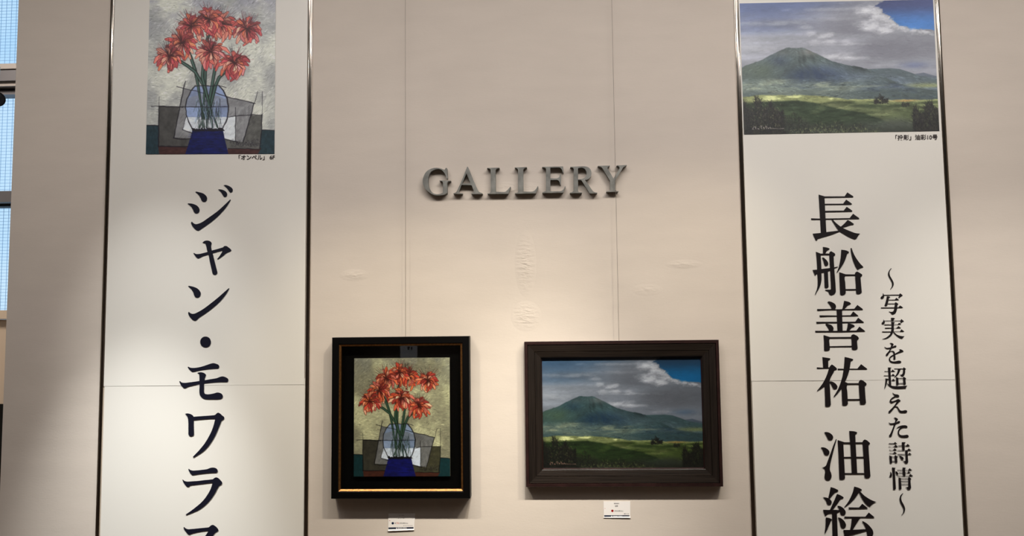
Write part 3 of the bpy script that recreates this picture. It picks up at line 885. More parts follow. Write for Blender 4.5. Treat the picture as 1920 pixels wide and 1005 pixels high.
    for _ in range(46):
        x = 325 + 185 * R.random()
        c.stroke([(x, 780 + 14 * R.random()), (x + 14, 792 + 8 * R.random())], [6 * k, 3 * k], ink, 0.85, 0.4)
    for _ in range(240):
        x, y = 560 + 180 * R.random(), 850 + 45 * R.random()
        c.stroke([(x, y), (x + 8 * R.normal(), y - 10 * R.random())], [1.2 * k, 0.6 * k], ink if R.random() < 0.7 else pal['grey'], 0.5)
    # black drawing
    line(vase[0:1] + [(318, 555), (294, 605), (286, 655), (291, 700), (305, 745), (330, 788)], 3.4)
    line(vase[1:8], 3.8)
    line([(345, 527), (400, 522), (440, 527), (490, 522)], 2.6)
    line([(232, 530), (290, 545), (350, 556), (400, 570)], 2.0)
    line([(470, 570), (545, 595), (620, 610), (708, 634)], 2.6)
    line([(285, 497), (262, 600), (238, 720), (215, 838)], 3.0)
    line([(78, 650), (130, 648), (270, 653), (545, 652)], 2.2)
    line([(125, 648), (270, 654)], 3.4)
    line([(125, 592), (125, 648)], 1.3)
    line([(125, 648), (123, 760), (121, 890)], 3.2)
    line([(40, 762), (122, 766)], 2.8)
    line([(725, 560), (700, 640)], 1.5)
    line([(702, 632), (668, 750), (634, 866)], 2.8)
    line([(752, 560), (750, 700)], 1.4)
    line([(750, 700), (746, 800), (735, 902)], 2.8)
    line([(548, 714), (600, 706), (690, 702), (752, 704)], 2.2)
    line([(590, 655), (587, 862)], 2.0)
    line([(750, 790), (840, 797)], 2.6)
    line([(215, 838), (262, 846), (322, 842)], 2.8)
    line([(520, 845), (604, 864)], 2.4)
    line([(268, 790), (330, 812)], 2.2)
    line([(290, 712), (268, 790)], 1.4)
    line([(120, 888), (300, 890)], 3.0)
    line([(545, 902), (740, 906)], 2.2)
    line([(490, 525), (532, 536)], 1.8)
    # signature scribble
    for q in range(7):
        x = 590 + q * 19
        line([(x, 885), (x + 4, 868 - 8 * R.random()), (x + 10, 884), (x + 16, 872)], 1.0, 0.8)
    # flowers: (centre, reach, opening angle of petals, bias)
    FL = [((500, 152), 105, 1.0), ((428, 118), 95, 1.0), ((322, 160), 100, 1.0), ((655, 178), 100, 1.0),
          ((265, 262), 100, 1.0), ((186, 345), 96, 1.0), ((582, 385), 100, 1.0), ((440, 318), 105, 1.0)]
    pc = pal['petal']
    dk = np.array(pal['petal_dark'], float)
    for (cx, cy), rad, _ in FL:
        for _ in range(60):                     # dark red ground under the petals
            a = R.random() * 2 * math.pi
            d = rad * (0.25 + 0.55 * R.random())
            c.stroke([(cx + 0.2 * d * math.cos(a), cy + 0.2 * d * math.sin(a)), (cx + d * math.cos(a), cy + d * 0.95 * math.sin(a))], [4 * k, 6 * k], dk * (0.8 + 0.5 * R.random()), 0.7, 0.5)
        for _ in range(34):                     # fine stamens reaching out above
            a = -math.pi / 2 + R.normal() * 0.75
            d = rad * (0.85 + 0.35 * R.random())
            ex, ey = cx + d * math.cos(a), cy + d * math.sin(a)
            c.stroke([(cx, cy), ((cx + ex) / 2 + R.normal() * 3, (cy + ey) / 2), (ex, ey)], [1.6 * k, 1.0 * k, 0.8 * k], ink if R.random() < 0.7 else dk, 0.7, 0.5)
        order = [(a, ring) for ring, cnt in ((0.98, 15), (0.74, 12), (0.5, 8)) for a in np.linspace(0, 2 * math.pi, cnt, endpoint=False) + R.random()]
        for a, ring in order:
            a = a + R.normal() * 0.14
            sa = math.sin(a)
            if sa < -0.75 and R.random() < 0.35:
                continue
            d = rad * ring * (0.80 + 0.3 * R.random()) * (0.84 if sa < -0.3 else 1.0)
            bend = (0.5 if math.cos(a) > 0 else -0.5) * R.random()
            col = np.array(pc[R.integers(len(pc))], float) * (0.84 + 0.30 * R.random())
            if sa < -0.3:
                col = col * 0.80
            p0 = (cx + 0.14 * d * math.cos(a), cy + 0.14 * d * math.sin(a))
            p1 = (cx + 0.55 * d * math.cos(a - bend * 0.35), cy + 0.55 * d * math.sin(a - bend * 0.35))
            p15 = (cx + 0.80 * d * math.cos(a + bend * 0.2), cy + 0.80 * d * math.sin(a + bend * 0.2) + 2)
            p2 = (cx + d * math.cos(a + bend * 0.75), cy + d * math.sin(a + bend * 0.75) + 6)
            wd = (10.0 + 5 * R.random()) * k * (0.72 + 0.35 * ring)
            pts = [p0, p1, p15, p2]
            c.stroke(pts, [wd * 0.4 + 1.2 * k, wd * 0.9 + 2.2 * k, wd + 2.2 * k, wd * 0.6 + 1.0 * k], dk * (0.55 + 0.35 * R.random()), 0.85, 0.7)
            c.stroke(pts, [wd * 0.2, wd * 0.8, wd * 0.92, wd * 0.4], col, 0.95, 1.0)
            nx_, ny_ = -math.sin(a), math.cos(a)
            for q in range(3):                  # streaks of a loaded brush along the petal
                off = (q - 1) * wd * 0.22 / 0.75
                f = (1.25, 0.80, 1.12)[q] * (0.9 + 0.25 * R.random())
                cc = np.minimum(255, col * f + (9 if f > 1 else 0))
                c.stroke([(x + nx_ * off, y + ny_ * off) for x, y in (p1, p15, p2)], [wd * 0.16, wd * 0.26, wd * 0.10], cc, 0.7, 1.0)
        for _ in range(34):
            a = R.random() * 2 * math.pi
            d = rad * (0.25 + 0.6 * R.random())
            c.stroke([(cx + 0.2 * d * math.cos(a), cy + 0.2 * d * math.sin(a)), (cx + d * math.cos(a + 0.1), cy + d * math.sin(a + 0.1))], [2.6 * k, 1.0 * k], np.array(pal['petal_dark']) * 0.45, 0.75, 0.4)
        c.stroke([(cx - 4, cy), (cx + 4, cy + 2)], [9 * k, 8 * k], np.array(pal['petal_dark']) * 0.45, 0.8, 0.4)
    return c


def landscape_canvas(gw, gh, pal, seed=21):
    W, H = gw * 2, gh * 2

    def place(x, y):
        yy = y + 0.0192 * (x - 60) - 22
        xx = x - 30 * yy / 883.0
        return (xx - 60) / 1310.0, yy / 883.0
    c = Canvas(W, H, place, (130, 126, 128), seed)
    R = c.r
    k = W / 740.0
    U, V = np.meshgrid((np.arange(W) + 0.5) / W, (np.arange(H) + 0.5) / H)
    U, V = U.astype(np.float32), V.astype(np.float32)

    def mixc(col, m):
        c.a[:] += (np.array(col, np.float32) - c.a) * np.clip(m, 0, 1)[..., None]

    def g(x, y, sx, sy):
        u, v = place(x, y)
        return np.exp(-((U - u) * 1310 / sx) ** 2 - ((V - v) * 883 / sy) ** 2)

    def curve(pts):
        q = [place(*p) for p in pts]
        return np.interp(U[0], [a for a, b in q], [b for a, b in q]).astype(np.float32)[None, :]

    def sm(x, a, b):
        t = np.clip((x - a) / (b - a), 0, 1)
        return t * t * (3 - 2 * t)
    N1 = fbm(W, H, 4, 9, 6, R)
    N2 = fbm(W, H, 9, 9, 6, R)
    N3 = fbm(W, H, 3, 16, 5, R)
    N4 = fbm(W, H, 30, 30, 4, R)
    NL = fbm(W, H, 14, 60, 4, R)
    N5 = fbm(W, H, 15, 20, 5, R, 0.62)
    # sky
    mixc(pal['sky_mid'], np.ones_like(U))
    mixc(pal['sky_blue'], 1.05 * sm(0.20 - V + 0.10 * (N3 - 0.5), -0.06, 0.2) * sm(0.60 - U, 0, 0.5))
    mixc(pal['sky_blue'], 0.55 * g(230, 200, 330, 40) + 0.5 * g(520, 30, 300, 40))
    mixc(pal['sky_pale'], 0.9 * g(110, 320, 260, 70) + 0.45 * g(450, 250, 260, 60) + 0.3 * g(80, 400, 200, 60))
    c.a *= (1 + 0.34 * (N3 - 0.5) + 0.22 * (N1 - 0.5))[..., None]
    mixc(pal['cloud_dark'], 0.9 * sm(g(1150, 330, 380, 90), 0.2, 0.9) * (0.6 + 0.8 * (N1 - 0.3)))
    mixc(pal['cloud_dark'], 0.55 * g(760, 170, 220, 80))
    puff = sm(N2, 0.42, 0.62)
    for x, y, sx, sy, am in ((930, 70, 70, 34, 1.0), (1010, 105, 55, 40, 1.0), (985, 175, 110, 36, 0.95), (1050, 205, 60, 25, 0.9),
                             (880, 75, 60, 26, 0.8), (1150, 175, 60, 16, 0.9), (1230, 205, 70, 12, 0.6), (1080, 145, 50, 30, 0.7),
                             (650, 238, 62, 22, 0.8), (715, 280, 90, 14, 0.8), (578, 285, 34, 16, 0.6), (500, 185, 55, 12, 0.6), (545, 230, 40, 18, 0.5),
                             (800, 300, 190, 10, 0.6), (700, 380, 130, 22, 0.8), (800, 395, 140, 12, 0.6), (1110, 440, 130, 12, 0.5), (300, 160, 220, 14, 0.35),
                             (680, 65, 240, 12, 0.35), (640, 130, 200, 14, 0.2), (210, 330, 180, 22, 0.35)):
        q = g(x, y, sx * 1.25, sy * 1.35)
        mixc(pal['cloud_hi'], am * (0.25 + 0.9 * N5) * sm(q + (N5 - 0.5) * 1.8 * q ** 0.5, 0.28, 1.15))
        mixc(pal['cloud_dark'], 0.25 * am * sm(g(x + 10, y + sy * 1.1, sx * 1.1, sy * 0.7) + (N5 - 0.5) * 0.8, 0.5, 0.95))
    mixc(pal['sky_blue'], 0.5 * g(1240, 440, 90, 22))
    # the opening of blue sky, top right
    hole = [(972, 42), (1050, 2), (1120, -30), (1420, -40), (1420, 212), (1365, 210), (1290, 200), (1200, 188), (1160, 175), (1128, 165), (1108, 135), (1075, 112), (1040, 88), (1010, 62)]
    bx, mm = c.mask(hole)
    mk = np.zeros((H, W), np.float32)
    mk[bx[2]:bx[3], bx[0]:bx[1]] = mm
    # ragged, puffy rim
    j = (N4 - 0.5) * 16 * k
    jy = (np.clip(np.arange(H)[:, None] + j, 0, H - 1)).astype(int)
    jx = (np.clip(np.arange(W)[None, :] + j.T.mean() + (N2 - 0.5) * 30 * k, 0, W - 1)).astype(int)
    mk = mk[jy, jx]
    for _ in range(2):
        mk = (mk + np.roll(mk, 1, 0) + np.roll(mk, -1, 0) + np.roll(mk, 1, 1) + np.roll(mk, -1, 1)) / 5
    u0, v0 = place(1200, 120)
    grad = sm(V, 0.02, 0.20)[..., None]
    blue = np.array(pal['blue_top'], np.float32) + (np.array(pal['blue_low'], np.float32) - np.array(pal['blue_top'], np.float32)) * grad
    blue = blue * (1 + 0.25 * (N1 - 0.5))[..., None]
    c.a[:] += (blue - c.a) * mk[..., None]
    for _ in range(420):
        t = R.random() * 9
        seg = [(1000, 60), (1030, 85), (1065, 108), (1100, 128), (1125, 160), (1160, 178), (1200, 190), (1280, 200), (1330, 208), (1375, 212)]
        i = int(t)
        f = t - i
        x = seg[i][0] * (1 - f) + seg[i + 1][0] * f - abs(R.normal()) * 22
        y = seg[i][1] * (1 - f) + seg[i + 1][1] * f + abs(R.normal()) * 14 + 2
        r = (2 + 9 * R.random() ** 2) * k
        c.stroke([(x, y), (x + 4, y)], [r, r * 0.8], np.array(pal['cloud_hi']) * (0.80 + 0.24 * R.random()), 0.26)
    # everything so far is worked over with small strokes that follow the forms
    def rework(n, y0, y1, l0, l1, w, jit, angf, al, only=None):
        for _ in range(n):
            x, y = R.random() * W, (y0 + (y1 - y0) * R.random()) * H
            xi, yi = min(W - 1, int(x)), min(H - 1, int(y))
            an = angf(x / W, y / H) + R.normal() * 0.18
            l = (l0 + (l1 - l0) * R.random()) * k
            if only is not None and not only[yi, xi]:
                continue
            col = c.a[yi, xi] * (1 + R.normal() * jit)
            c.stroke([(x - l / 2 * math.cos(an), y - l / 2 * math.sin(an)), (x + l / 2 * math.cos(an), y + l / 2 * math.sin(an))], [w * k, w * 0.5 * k], col, al, raw=True)
    rework(3200, 0.0, 0.62, 8, 26, 4.0, 0.035, lambda u, v: -0.05, 0.55)
    sky = c.a.copy()
    # ranges
    def land(ridge, col, soft=1.2):
        m = sm((V - ridge) * H, -soft, soft)
        c.a[:] += (col - c.a) * m[..., None]
        return m
    far = curve([(1150, 520), (1240, 500), (1300, 490), (1350, 505), (1410, 520)])
    colr = np.array(pal['far'], np.float32) * (1 + 0.2 * (N1 - 0.5))[..., None]
    land(far, colr)
    rid2 = curve([(880, 470), (930, 466), (1000, 463), (1080, 460), (1140, 466), (1200, 485), (1270, 510), (1400, 530)])
    col2 = np.array(pal['ridge2'], np.float32) * (1 + 0.28 * (N1 - 0.5))[..., None]
    col2 = col2 + (np.array(pal['mist'], np.float32) - col2) * (0.6 * sm(V - rid2, 0.02, 0.12))[..., None]
    land(rid2, col2)
    jag = (fbm(W, 1, 40, 1, 4, R)[0] - 0.5)[None, :] * 0.010
    rid = curve([(40, 460), (75, 455), (140, 430), (180, 418), (230, 395), (290, 365), (330, 345), (375, 325), (400, 323), (410, 328), (450, 325), (490, 324), (530, 338), (600, 372), (650, 395), (700, 417), (760, 435), (840, 448), (930, 466), (1010, 505), (1090, 545), (1200, 580), (1400, 612)]) + jag
    dep = V - rid
    pu, pv = place(430, 250)
    ang = np.arctan2(U - pu, (V - pv) * 0.675 + 0.02) + (N1 - 0.5) * 0.5
    prof = fbm(1024, 1, 22, 1, 4, R, 0.7)[0]
    slope = np.interp(ang, np.linspace(-1.7, 1.7, 1024), prof).astype(np.float32) * 0.65 + N5 * 0.35
    slope = np.clip((slope - 0.5) * 1.7 + 0.5, 0, 1)
    mt = np.array(pal['mt'], np.float32) * (1 + 0.55 * (slope - 0.5) + 0.3 * (N5 - 0.5))[..., None]
    base = mt.copy()

    def mm2(col, m):
        base[:] += (np.array(col, np.float32) - base) * np.clip(m, 0, 1)[..., None]
    mm2(pal['mt_shadow'], 0.95 * sm(g(570, 520, 260, 85), 0.15, 0.9) * (0.55 + 0.9 * (slope - 0.2)))
    mm2(pal['mt_shadow'], 0.6 * g(330, 420, 70, 50) * (0.6 + slope * 0.7))
    mm2(pal['mt_green'], 0.8 * g(190, 480, 190, 60) * (0.5 + N2))
    mm2(pal['mt_top'], 0.75 * g(540, 352, 80, 26) * (0.4 + 1.0 * N2) + 0.3 * g(350, 360, 60, 24) * N2 * 1.6)
    mm2(pal['mist'], 0.55 * g(860, 520, 170, 40) + 0.35 * g(700, 460, 120, 40) + 0.5 * g(1150, 585, 260, 18))
    mm2(pal['foot'], sm(V * 883 + 22, 520, 600) * sm(0.62 - U, -0.08, 0.3) * (0.45 + 0.9 * (NL - 0.2)))
    mm2(pal['foot'], 0.9 * g(250, 590, 320, 40) * (0.3 + 1.2 * (N3 - 0.1)))
    mm2(pal['mt_shadow'], 0.5 * sm(NL, 0.5, 0.68) * sm(V * 883 + 22, 545, 610))
    mm2(pal['foot_hi'], 0.95 * sm(N3 * 0.5 + NL * 0.5, 0.50, 0.62) * sm(V * 883 + 22, 530, 590) * sm(0.8 - U, 0, 0.5))
    mm2(pal['foot_hi'], 0.6 * g(310, 545, 90, 12) * (0.3 + N2) + 0.5 * g(760, 585, 140, 7) + 0.5 * g(960, 580, 90, 7) + 0.4 * g(650, 620, 160, 8))
    mm2(pal['mt'], 0.6 * sm(V * 883 + 22, 612, 636))
    land(rid, base, 1.0)
    top = np.minimum(np.minimum(rid, rid2 + np.where(U > 0.62, 0, 9)), far + np.where(U > 0.85, 0, 9))
    # sunlit plain right, between the ridges
    mixc(pal['plain'], 0.85 * g(1330, 575, 150, 16) * (0.45 + N3) * sm(V - rid, 0.03, -0.006))
    # the plain strip
    ybr = curve([(40, 655), (150, 645), (200, 636), (330, 640), (500, 641), (640, 648), (720, 660), (830, 670), (980, 668), (1060, 675), (1200, 672), (1400, 668)]) + (fbm(W, 1, 16, 1, 4, R)[0] - 0.5)[None, :] * 0.014
    strip = np.array(pal['plain'], np.float32) * (1 + 0.5 * (NL - 0.5) + 0.3 * (N2 - 0.5))[..., None]
    land(ybr, strip, 1.5)
    mixc(pal['plain_hi'], 1.0 * sm(NL * 0.6 + N3 * 0.4, 0.50, 0.64) * sm(V, ybr, ybr + 0.012) * sm(0.075 - (V - ybr), 0, 0.05) * sm(0.55 - U, 0, 0.1))
    mixc(pal['orange'], 0.8 * g(1170, 678, 80, 7) * (0.3 + N2 * 1.2))
    # rolling foreground
    f1 = curve([(40, 700), (340, 680), (450, 678), (560, 692), (680, 720), (780, 740), (900, 760), (1010, 800), (1100, 840), (1420, 900)]) + (N2.mean(0) - 0.5)[None, :] * 0.03
    f0 = curve([(40, 690), (420, 690), (600, 695), (700, 680), (900, 680), (1100, 688), (1250, 680), (1400, 675)])
    gr = np.array(pal['green2'], np.float32) * (1 + 0.7 * (NL - 0.5) + 0.5 * (N2 - 0.5))[..., None]
    gr = gr + (np.array(pal['plain'], np.float32) - gr) * (0.55 * sm(NL, 0.5, 0.66) * sm(0.12 - (V - f0), 0, 0.12))[..., None]
    land(f0, gr, 3)
    mixc(pal['path'], 0.75 * g(700, 708, 60, 14) * (0.4 + N2) + 0.8 * g(745, 728, 40, 9) + 0.5 * g(1060, 750, 60, 14) * (0.3 + N2) + 0.45 * g(1000, 770, 60, 9) + 0.4 * g(870, 725, 60, 8))
    mixc(pal['green1'], 0.7 * g(930, 715, 110, 20) + 0.5 * g(1130, 710, 60, 20))
    gd = np.array(pal['green1'], np.float32) * (1 + 0.6 * (NL - 0.5) + 0.5 * (N2 - 0.5))[..., None]
    land(f1, gd, 4)
    mixc(pal['green2'], 0.55 * sm(N2, 0.5, 0.7) * sm(V, 0.72, 0.78) * g(560, 740, 260, 60))
    mixc(pal['low'], 0.9 * sm(V * 883 + 22 + (N2 - 0.5) * 90, 790, 880))
    mixc(pal['haze'], 0.6 * g(1060, 830, 170, 34) * (0.3 + 1.0 * N1) + 0.35 * g(560, 890, 160, 18))

    rework(3000, 0.36, 0.68, 5, 16, 3.0, 0.10, lambda u, v: (0.45 if u > 0.28 else -0.5) * (1 if v < 0.56 else 0.15), 0.6, V > top + 0.006)
    rework(3200, 0.58, 1.0, 4, 15, 2.6, 0.16, lambda u, v: 0.05 + 0.2 * math.sin(u * 9), 0.65)
    keep = sm((top - V) * H, -0.6, 1.0)[..., None]
    c.a += (sky - c.a) * keep

    # shrubs and trees, twig by twig
    def bush(x0, x1, topf, y1, n, size, cols, a=0.85):
        for _ in range(n):
            x = x0 + (x1 - x0) * R.random()
            yt = topf(x)
            y = yt + (y1 - yt) * R.random() ** 0.85
            ang = -math.pi / 2 + R.normal() * 0.8
            l = size * (0.4 + R.random())
            col = np.array(cols[R.integers(len(cols))], float) * (0.8 + 0.45 * R.random())
            c.stroke([(x, y), (x + l * math.cos(ang), y + l * math.sin(ang))], [2.4 * k, 1.0 * k], col, a)
    D = pal['bush']
    bush(75, 360, lambda x: 690 + 40 * abs(math.sin(x * 0.035)) + (60 if x > 300 else 0) * ((x - 300) / 60 if x > 300 else 0) - (46 if 160 < x < 215 else 0), 905, 2000, 26, D, 0.85)
    bush(330, 520, lambda x: 790 + 30 * math.sin(x * 0.04), 905, 300, 18, D, 0.6)
    bush(520, 900, lambda x: 835 + 22 * math.sin(x * 0.05), 905, 380, 16, D + [pal['green2'], pal['path']], 0.6)
    bush(1225, 1420, lambda x: 740 + 24 * math.sin(x * 0.06) - (30 if x > 1300 else 0), 890, 1300, 24, D, 0.85)
    bush(965, 1060, lambda x: 668 - 34 * max(0, 1 - abs(x - 1010) / 32.0), 700, 190, 15, D, 0.8)
    bush(1150, 1200, lambda x: 690, 720, 60, 12, D, 0.75)
    bush(400, 1000, lambda x: 860, 900, 260, 10, [pal['plain'], pal['green2'], pal['low']], 0.45)
    bush(130, 340, lambda x: 700, 870, 130, 12, [pal['twig'], pal['plain']], 0.35)
    # painter's mark low at left
    sg = pal['sign']
    for x, y0, y1 in ((150, 868, 850), (165, 852, 866), (185, 864, 866), (205, 846, 866), (222, 856, 866), (238, 848, 866), (252, 858, 866), (266, 856, 866)):
        c.stroke([(x, y0), (x + 8, y1)], [1.7 * k, 1.3 * k], sg, 0.8)
        c.stroke([(x, y0), (x + 11, y0 + 3)], [1.3 * k, 1.1 * k], sg, 0.7)
    c.stroke([(280, 862), (330, 864), (360, 862)], [1.2 * k, 1.1 * k, 1.8 * k], sg, 0.7)
    # canvas grain
    c.a *= (1 + 0.05 * (R.random((H, W)) - 0.5) + 0.06 * (N4 - 0.5))[..., None]
    c.z[:] = 0.3 * N4 + 0.4 * np.abs(NL - 0.5)
    return c


def grid_picture(name, quad, y_of, cv, gw, gh, ref, gain, relief, m, parent):
    """a painted sheet: a grid over four corner points (tl, tr, br, bl given as x, z), one colour and one height per point"""
    a = cv.a.reshape(gh, 2, gw, 2, 3).mean((1, 3))
    z = cv.z.reshape(gh, 2, gw, 2).mean((1, 3))
    colr = lin(np.clip(a, 0, 255)) / lin(ref) * gain
    colr = np.clip(colr, 0, 0.95)
    u = np.linspace(0, 1, gw)[None, :, None]
    v = np.linspace(0, 1, gh)[:, None, None]
    tl, tr, br, bl = (np.array(q)[None, None] for q in quad)
    p = (tl * (1 - u) + tr * u) * (1 - v) + (bl * (1 - u) + br * u) * v
    co = np.zeros((gh, gw, 3), np.float32)
    co[..., 0], co[..., 2] = p[..., 0], p[..., 1]
    co[..., 1] = y_of - z * relief
    me = bpy.data.meshes.new(name)
    nv, nf = gw * gh, (gw - 1) * (gh - 1)
    idx = np.arange(nv).reshape(gh, gw)
    q = np.stack([idx[:-1, :-1], idx[1:, :-1], idx[1:, 1:], idx[:-1, 1:]], -1).reshape(-1)
    me.vertices.add(nv)
    me.vertices.foreach_set('co', co.reshape(-1))
    me.loops.add(nf * 4)
    me.loops.foreach_set('vertex_index', q.astype(np.int32))
    me.polygons.add(nf)
    me.polygons.foreach_set('loop_start', np.arange(0, nf * 4, 4, dtype=np.int32))
    me.polygons.foreach_set('use_smooth', np.ones(nf, bool))
    at_ = me.color_attributes.new('Col', 'FLOAT_COLOR', 'POINT')
    rgba = np.ones((nv, 4), np.float32)
    rgba[:, :3] = colr.reshape(-1, 3)
    at_.data.foreach_set('color', rgba.reshape(-1))
    me.update(calc_edges=True)
    me.validate()
    return link_mesh(name, me, m, parent)


PAL_F_PRINT = dict(bg=(163, 157, 146), bg_hi=(184, 177, 160), bg_lo=(140, 135, 128), bg_top=(128, 122, 128), ink=(22, 18, 24), teal=(30, 44, 48), brown=(58, 33, 30), dark=(62, 58, 54),
                   dark2=(78, 74, 68), grey=(116, 111, 108), white=(188, 184, 180), vase=(112, 119, 140), vase_hi=(136, 147, 174), stem=(46, 64, 54), blue=(14, 18, 60),
                   petal=[(196, 90, 76), (176, 70, 62), (206, 116, 94), (164, 62, 64), (196, 108, 102), (206, 100, 68), (212, 134, 110), (150, 56, 56)], petal_dark=(112, 36, 38))
PAL_F_ORIG = dict(rough=0.24, bg=(150, 138, 104), bg_hi=(174, 162, 116), bg_lo=(122, 112, 82), bg_top=(112, 106, 88), ink=(10, 8, 8), teal=(15, 41, 39), brown=(60, 29, 18), dark=(50, 45, 33),
                  dark2=(56, 51, 32), grey=(98, 92, 82), white=(198, 194, 186), vase=(108, 116, 126), vase_hi=(138, 146, 158), stem=(38, 58, 38), blue=(12, 14, 64),
                  petal=[(222, 92, 52), (190, 62, 38), (222, 122, 78), (160, 48, 36), (204, 100, 76), (212, 100, 52), (240, 160, 116), (140, 42, 30)], petal_dark=(104, 28, 18))
PAL_L_PRINT = dict(sky_mid=(137, 131, 133), sky_blue=(84, 93, 126), sky_pale=(158, 152, 154), cloud_dark=(112, 106, 110), cloud_hi=(204, 194, 190), blue_top=(64, 68, 100), blue_low=(70, 116, 172),
                   far=(96, 98, 104), ridge2=(86, 92, 92), mist=(112, 118, 128), mt=(78, 84, 80), mt_shadow=(50, 58, 76), mt_green=(84, 91, 78), mt_top=(128, 118, 108), foot=(122, 126, 112), foot_hi=(150, 150, 126),
                   plain=(142, 140, 92), plain_hi=(204, 198, 136), orange=(176, 120, 70), green1=(52, 60, 42), green2=(86, 90, 60), path=(134, 132, 92), low=(54, 54, 46), haze=(98, 98, 88),
                   bush=[(34, 30, 32), (42, 38, 34), (50, 46, 38), (30, 30, 28)], twig=(86, 72, 66), sign=(206, 184, 168))
PAL_L_ORIG = dict(sky_mid=(104, 104, 100), sky_blue=(56, 78, 92), sky_pale=(132, 132, 126), cloud_dark=(84, 82, 78), cloud_hi=(190, 184, 170), blue_top=(26, 48, 62), blue_low=(18, 90, 124),
                  far=(72, 78, 80), ridge2=(54, 70, 64), mist=(74, 86, 82), mt=(46, 62, 56), mt_shadow=(24, 42, 52), mt_green=(58, 74, 54), mt_top=(96, 94, 82), foot=(88, 97, 78), foot_hi=(126, 128, 94),
                  plain=(112, 114, 62), plain_hi=(200, 194, 120), orange=(140, 96, 42), green1=(30, 42, 16), green2=(58, 68, 26), path=(104, 102, 58), low=(28, 28, 18), haze=(54, 58, 46),
                  bush=[(14, 12, 8), (22, 20, 12), (28, 26, 16), (12, 14, 10)], twig=(58, 44, 32), sign=(196, 140, 110))


# ------------------------------------------------------------------ the two posters
def sheet(name, x0, x1, z0, z1, y, parent, thick=0.0006, lap=0.0):
    """paper sheet with a hair of waviness and real thickness; the overlapping edge lifts by `lap`"""
    bm = bmesh.new()
    nx, nz = 14, 40
    rows = []
    for layer in (0, 1):
        g = []
        for j in range(nz + 1):
            r = []
            for i in range(nx + 1):
                u, v = i / nx, j / nz
                wv = 0.0005 * math.sin(u * 7 + v * 9) * math.sin(math.pi * u)
                lift = lap * max(0.0, 1 - v * nz / 2.0)
                r.append(bm.verts.new((x0 + (x1 - x0) * u, y - wv * 0.5 - lift + (thick if layer else 0), z0 + (z1 - z0) * v)))
            g.append(r)
        rows.append(g)
    for layer in (0, 1):
        g = rows[layer]
        for j in range(nz):
            for i in range(nx):
                q = (g[j][i], g[j][i + 1], g[j + 1][i + 1], g[j + 1][i])
                bm.faces.new(q if layer == 0 else q[::-1]).smooth = True
    A, B = [[[bm.verts.new(v.co) for v in r] for r in g] for g in rows]      # the rim has points of its own
    for j in range(nz):
        bm.faces.new((A[j + 1][0], B[j + 1][0], B[j][0], A[j][0]))
        bm.faces.new((A[j][nx], B[j][nx], B[j + 1][nx], A[j + 1][nx]))
    for i in range(nx):
        bm.faces.new((A[0][i], B[0][i], B[0][i + 1], A[0][i + 1]))
        bm.faces.new((A[nz][i + 1], B[nz][i + 1], B[nz][i], A[nz][i]))
    for v in [v for v in bm.verts if not v.link_faces]:
        bm.verts.remove(v)
    return obj(name, bm, M['paper'], parent)


PY = -0.0030          # front of the lower sheets
UY = -0.0037          # front of the upper sheets


def mid_x(px0, py0, px1, py1, y):
    return 0.5 * (xz(px0, py0, y)[0] + xz(px1, py1, y)[0])


def glyph(name, polys, place, y, m, parent):
    bm = bmesh.new()
    for i, s in enumerate(polys):
        flat_shape(bm, [smooth_poly(parse(s))], y - i * 0.00002, place)
    return obj(name, bm, m, parent)


def text_mesh(s, bold=0.0):
    cu = bpy.data.curves.new('print', 'FONT')
    cu.body = s
    cu.size = 1.0
    cu.offset = bold
    cu.resolution_u = 3
    o = bpy.data.objects.new('print', cu)
    C.objects.link(o)
    dg = bpy.context.evaluated_depsgraph_get()
    me = bpy.data.meshes.new_from_object(o.evaluated_get(dg))
    bpy.data.objects.remove(o)
    bpy.data.curves.remove(cu)
    return me


def text(name, s, box, y, m, parent, bold=0.0):
    """flat print filling a pixel box (left, top, right, bottom at the left end, and the rise of the line at the right end)"""
    me = text_mesh(s, bold)
    v = np.zeros(len(me.vertices) * 3, np.float32)
    me.vertices.foreach_get('co', v)
    v = v.reshape(-1, 3)
    lo, hi = v[:, :2].min(0), v[:, :2].max(0)
    x0, y0, x1, y1, rise = box
    for i, p in enumerate(v):
        u = (p[0] - lo[0]) / (hi[0] - lo[0])
        w = (p[1] - lo[1]) / (hi[1] - lo[1])
        q = at(x0 + (x1 - x0) * u, y1 + (y0 - y1) * w + rise * u, y)
        me.vertices[i].co = q
    return link_mesh(name, me, m, parent)


# left poster
L0, L1 = RAIL_X[0][1], RAIL_X[1][0]
zs = xz(385, 722.5, UY)[1]
posterA = thing('hanging_poster', 'tall white poster with a red flower print and large navy katakana', 'poster', ((L0 + L1) / 2, 0, 1.0), 'printed posters between the steel rails')
sheet('upper_sheet', L0 + 0.0010, L1 - 0.0034, zs, 3.3, UY, posterA, lap=0.00012)
sheet('lower_sheet', L0 + 0.0034, L1 - 0.0006, 0.25, zs + 0.02, PY, posterA)
printA = flower_canvas(280, 336, PAL_F_PRINT)
PRY = UY - 0.0012
TX = UY - 0.0016
M['print'] = attr_mat('printed_colour', 0.42, 0.4)
M['oil_f'] = attr_mat('oil_paint_impasto', 0.36, 0.45, bump=((420, 420, 420), 0.25, 0.0006, 3))
M['oil_l'] = attr_mat('oil_paint_thin', 0.4, 0.4, bump=((600, 600, 600), 0.2, 0.0004, 2))
quad = [xz(280.6, 0.6, PRY), xz(517.0, -1.0, PRY), xz(514.6, 288.6, PRY), xz(273.3, 289.2, PRY)]
tag(grid_picture('printed_picture', quad, PRY, printA, 280, 336, (184, 175, 168), 0.80, 0.0, M['print'], posterA), 'printed picture of red flowers in a round glass vase')
text('caption', '\u300c\u30aa\u30f3\u30d9\u30eb\u300d 6F', (447.5, 290.2, 515.2, 300.2, -0.6), TX, M['ink_grey'], posterA, 0.022)
